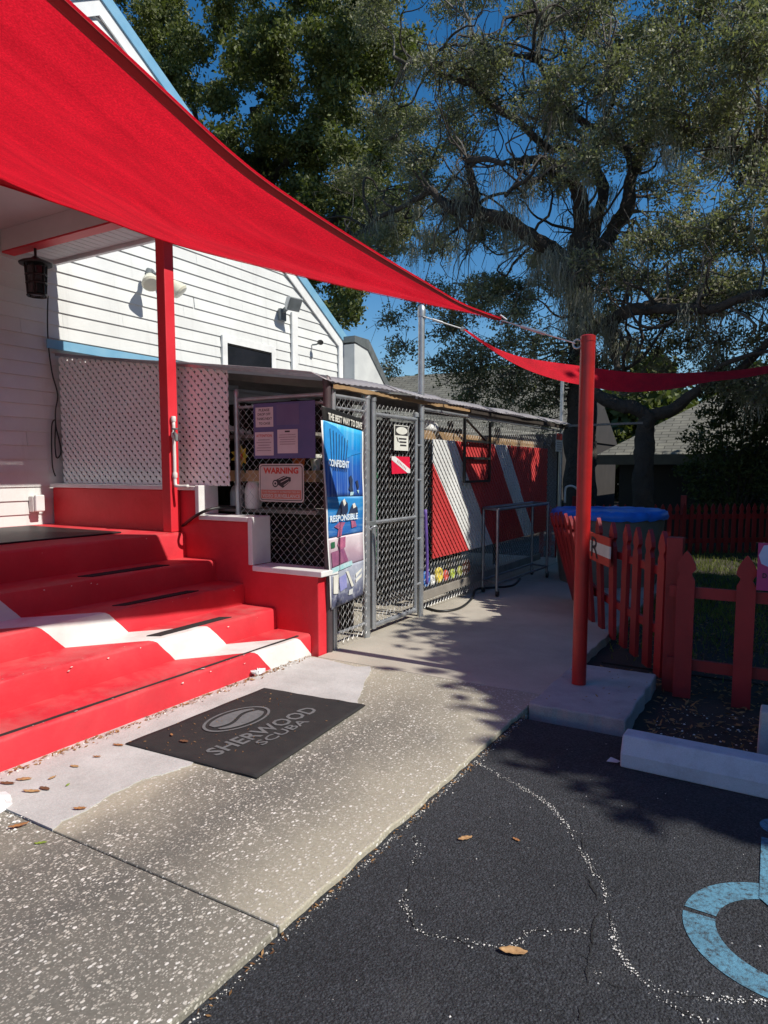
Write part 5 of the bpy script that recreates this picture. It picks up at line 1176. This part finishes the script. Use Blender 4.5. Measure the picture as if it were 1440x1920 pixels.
for i, (pts, r0, r1) in enumerate([([(560,1000,20),(560,700,20),(540,500,20),(500,350,20),(480,200,19.5)], .45, .2), ([(545,520,20),(620,420,19),(690,330,18),(740,250,17.5)], .22, .08), ([(540,500,20),(420,350,20),(360,200,20)], .2, .08), ([(500,350,20),(600,220,19),(650,100,18.5)], .16, .05), ([(600,500,19),(690,420,17),(735,390,16)], .10, .05)]):
    mb, P = limb_mb([oakp(*p) for p in pts], r0, r1, 8, .12); mb.build('trunk' if i == 0 else 'limb', m_bark, oakL, smooth='all'); LPL += P
twigs(oakL, cenL, radL, LPL, m_twig, 9, 4, False)
# oak standing right of the picture: its shade lies over the lawn, the pad and the walk
oakR = thing('shade_oak', 'broad oak right of the walkway that shades the lawn and pad', 'tree', (6.6, 8.6, 0))
cenR = []; radR = []
for _ in range(1050):
    z = rr.uniform(4.0, 8.2); yy = rr.uniform(3.0, 15.5)
    umin = -1.95 if yy < 7.6 else -4.3
    if yy < 5.0: umin = -2.0+(5.0-yy)*1.15
    if 8.9 < yy < 9.5: umin = -3.2
    u = rr.uniform(umin, 5.5)
    if yy < 3.45+.25*math.sin(u*3): continue
    if 10.0 < yy < 13.0 and -2.9 < u < 1.2: continue
    cenR.append(Vector((u+z, yy, z))); radR.append(rr.uniform(.40, .70))
leaves('crown', clump_pts(cenR, radR, 18, 24, .15), .22, m_leaf_oak, oakR, aspect=.55)
LPR = []
for i, (pts, r0, r1) in enumerate([([(6.6, 8.6, -.1), (6.5, 8.6, 1.5), (6.6, 8.5, 3), (6.4, 8.4, 4.5), (6.3, 8.4, 6.5)], .42, .16), ([(6.6, 8.5, 3), (5.0, 7.0, 4.4), (3.8, 5.6, 5.2)], .2, .06), ([(6.6, 8.5, 3), (8.3, 6.6, 4.4), (9.6, 5.0, 5.4)], .2, .06), ([(6.5, 8.5, 3.4), (5.2, 10.5, 4.6), (4.6, 13, 5.6)], .2, .06), ([(6.5, 8.5, 3.4), (8.5, 10.5, 5), (9.6, 13, 6)], .18, .05)]):
    mb, P = limb_mb([Vector(p) for p in pts], r0, r1, 9, .1); mb.build('trunk' if i == 0 else 'limb', m_bark, oakR, smooth='all'); LPR += P
# shrubs on the right, before the neighbour
def shrub(label, cl, lsz, mat, n1_=18, n2_=14):
    b = min(c.z for c, r in cl); s = thing('shrub', label, 'shrub', (cl[0][0].x, cl[0][0].y, 0))
    leaves('foliage', clump_pts([c for c, r in cl], [r for c, r in cl], n1_, n2_, .07), lsz, mat, s)
    mb = MB()
    for c, r in cl: mb.tube([(cl[0][0].x, cl[0][0].y, -.1), ((c.x+cl[0][0].x)/2, (c.y+cl[0][0].y)/2, c.z*.5), c], [.03, .02, .01], 5, False)
    mb.build('stems', m_bark, s)
shrub('tall dark shrub at the right edge before the shaded wall', [(oakp(x, y, Y), r_) for x, y, Y, r_ in ((1380,900,14.5,.5),(1340,850,14.6,.5),(1400,830,14.4,.5),(1440,860,14.5,.6),(1360,780,14.3,.45),(1420,780,14.2,.5),(1450,740,14,.5),(1330,910,14.7,.4),(1430,920,14.6,.5),(1390,860,14.2,.5),(1310,880,14.8,.4),(1345,740,14.2,.45),(1400,740,14.2,.5),(1320,820,14.7,.4),(1440,800,14.2,.5),(1370,930,14.6,.45),(1320,950,14.8,.35))], .09, m_leaf_shrub, 44, 20)
shrub('dark shrub in the shade between the far tall post and the tub', [(oakp(x, y, Y), r_) for x, y, Y, r_ in ((1075,930,13.6,.35),(1060,980,13.6,.35),(1090,980,13.8,.35))], .08, m_leaf_shrub)
# distant trees closing the view, plus an unseen mass added to cut skylight
fwc = []; fwr = []
for _ in range(420):
    fwc.append(Vector((rr.uniform(-34, 24), rr.uniform(30, 40), rr.uniform(.3, 5.5)))); fwr.append(rr.uniform(.8, 1.5))
for _ in range(240):
    yy = rr.uniform(-12, 22); xx = rr.uniform(15, 20); fwc.append(Vector((xx, yy, rr.uniform(.8, 10.0)))); fwr.append(rr.uniform(1.0, 1.5))
stuff(leaves('far_wood_and_light_blocker', clump_pts(fwc, fwr, 5, 16, .25), .42, m_leaf_dark, None, .6))

# ================================================================== GROUND LITTER
def grassblades(n, fn):
    V = []
    for _ in range(n):
        x, y = fn(); h = rr.uniform(.03, .09); t = rr.random()*6.28; w = .005; a = rr.uniform(-.04, .04); b = rr.uniform(-.04, .04)
        V += [(x-w*math.cos(t), y-w*math.sin(t), -.065), (x+w*math.cos(t), y+w*math.sin(t), -.065), (x+a+.001, y+b, -.065+h), (x+a-.001, y+b, -.065+h*.98)]
    return stuff(npmesh('grass', np.array(V), n, m_grass))
def gfn():
    while True:
        x, y = rr.uniform(-2.2, 4.5), rr.triangular(5.2, 15, 8)
        if y > 8 or x > -1.0-(y-5.0)*.35: return x, y
grassblades(34000, gfn)
def litter(name, n, fn, smin, smax, mat=m_dryleaf):
    P = np.array([fn() for _ in range(n)]); D = nrng.normal(size=(n, 3)); D[:, 2] *= .25; D /= np.linalg.norm(D, axis=1)[:, None]
    Nn = np.array([0, 0, 1.])[None]+nrng.normal(size=(n, 3))*.35; S = np.cross(D, Nn); S /= np.linalg.norm(S, axis=1)[:, None]
    L = nrng.uniform(smin, smax, n)[:, None]; V = np.stack([P-D*L*.5, P+S*L*.17, P+D*L*.5, P-S*L*.17], 1).reshape(-1, 3)
    return stuff(npmesh(name, V, n, mat))
def bedfn():
    while True:
        x, y = rr.uniform(-1.3, 1.5), rr.uniform(3.75, 8.)
        if -1.3 < x < -.69 and 3.8 < y < 4.87: continue
        if y > 5.2 and x < -.6-(y-4.9)*.6: continue
        return (x, y, -.066+rr.random()*.012)
litter('leaf_litter', 5200, bedfn, .018, .06)
def stepfn():
    y = rr.betavariate(1.2, 1.0)*2.9+1.2; x = -3.085+abs(rr.gauss(0, .035)); return (x, y, .007+rr.random()*.006)
litter('step_foot_litter', 520, stepfn, .010, .034)
def padfn(): return (rr.uniform(-1.25, -.75), rr.uniform(3.9, 4.8), .04)
litter('pad_leaf_bits', 45, padfn, .01, .03)
def matfn(): q = matpt(rr.random(), rr.betavariate(1, 1.6)); return (q.x, q.y, .017)
litter('mat_leaf_bits', 120, matfn, .006, .020)
def edgefn(): return (-1.29+abs(rr.gauss(0, .02)), rr.uniform(.8, 3.8), AZ+.006)
litter('kerb_leaf_bits', 210, edgefn, .008, .024)
crn = []
for _ in range(420):
    crn.append(Vector((rr.uniform(-.65, 1.2), rr.uniform(3.78, 4.6), -.072)))
for _ in range(170): crn.append(Vector((rr.gauss(-2.68, .08), rr.gauss(1.50, .07), .0)))
for _ in range(160): crn.append(Vector((rr.uniform(-3.09, -3.03), rr.uniform(1.4, 4.1), .004)))
pebbles('soil_gravel', crn, m_palecrumb, .002, .010)
def fallen(px, py, z, L, ang, mat, label, curl=.35):
    rw = rnd.uniform(.13, .24); L *= rnd.uniform(.85, 1.15); mat = rnd.choice((m_fallen, m_fallen2, m_fallen3)) if mat is m_fallen else mat; curl *= rnd.uniform(.5, 2.2)
    p = gz(px, py, z); c_, s_ = math.cos(ang), math.sin(ang); mb = MB()
    def fn(u, v):
        a = (u-.5)*L; w = L*rw*math.sin(math.pi*min(1, max(0, u*.96+.02)))**.7; b = (v-.5)*2*w
        zz_ = curl*(b*b)/(L*.3)+curl*.5*a*a/L+.004+.0015*math.sin(u*20)
        return (p.x+a*c_-b*s_, p.y+a*s_+b*c_, z+zz_)
    mb.grid(fn, 8, 4); return tag(mb.build('fallen_leaf', mat, smooth='all', solid=.0008), label, 'leaf', 'fallen leaves')
LV = [(872,1574,AZ,.055,.9,m_fallen,'lone tan leaf on the asphalt nearest the chipped kerb edge'),(968,1576,AZ,.04,-.3,m_fallen,'thin tan leaf on the asphalt left of the main crack'),(962,1788,AZ,.075,.35,m_fallen,'large pale tan leaf lying low on the asphalt'),
 (60,1485,.005,.085,.5,m_fallen,'curled brown leaf on the pale cement skim near the steps'),(84,1480,.005,.07,.1,m_fallen,'brown leaf just right of the curled one on the cement skim'),(98,1460,.005,.04,1.6,m_fallen,'small upright brown leaf on the cement skim'),(127,1473,.005,.025,2.,m_fallengreen,'tiny green leaf on the pale cement skim'),
 (150,1518,.005,.06,.6,m_fallen,'dark crumpled leaf on the joint of the cement skim'),(76,1582,.0,.05,.8,m_fallengreen,'bright green leaf on the aggregate slab by the joint'),(222,1398,.005,.06,.3,m_fallen,'brown leaf at the left corner of the entrance mat'),(345,1391,.016,.05,.2,m_fallen,'orange-tan leaf on the black entrance mat'),(322,1379,.016,.035,-.5,m_fallen,'small reddish leaf on the left part of the entrance mat'),
 (35,1550,.005,.07,1.1,m_fallen,'reddish leaf beside the white bag at the left edge'),(14,1470,.005,.07,.4,m_fallen,'brown leaf against the foot of the lowest step'),(45,1462,.005,.06,.7,m_fallen,'tan leaf along the foot of the lowest step'),(182,1420,.005,.05,.5,m_fallen,'slim tan leaf on the cement skim left of the mat'),(140,1438,.005,.045,.3,m_fallen,'thin leaf on the cement skim below the lowest step')]
for a in LV: fallen(*a)
# scraps
sp = gz(10, 1515, .0)
mb = MB(); i = 0
ico = [(math.cos(t*.524)*math.sin(f), math.sin(t*.524)*math.sin(f), math.cos(f)) for f in (0.25, .7, 1.15, 1.6) for t in range(12)]
for (a, b, c_) in ico:
    r_ = .085*(1+.45*noise.noise(Vector((a*3, b*3, c_*3)))); mb.v.append((sp.x-.04+a*r_*.8, sp.y-.05+b*r_*1.2, .0+max(0, c_)*r_*.75))
for j in range(3):
    for k in range(12): k2 = (k+1) % 12; mb.f.append((j*12+k, (j+1)*12+k, (j+1)*12+k2, j*12+k2))
mb.f.append(tuple(range(12))); tag(mb.build('plastic_bag', m_bag), 'crumpled white plastic bag at the left picture edge by the steps', 'bag')
q = gz(1150, 1430, AZ); tag(MB().poly([(q.x-.03, q.y-.015, AZ+.006), (q.x+.022, q.y-.02, AZ+.012), (q.x+.03, q.y+.02, AZ+.006), (q.x-.018, q.y+.025, AZ+.016)]).build('paper_scrap', m_paper, solid=.001), 'small pale paper scrap on the asphalt beside the wheel stop', 'paper')
q = gz(484, 1268, .0); mb = MB()
for k in range(7):
    a = rr.random()*6.28; mb.poly([(q.x, q.y, .005), (q.x+.05*math.cos(a), q.y+.05*math.sin(a), .03), (q.x+.06*math.cos(a+.6), q.y+.06*math.sin(a+.6), .045), (q.x+.02*math.cos(a+1), q.y+.02*math.sin(a+1), .05)])
tag(mb.build('tissue_scrap', m_bag, solid=.001), 'crumpled white tissue at the foot of the steps above the mat', 'tissue')
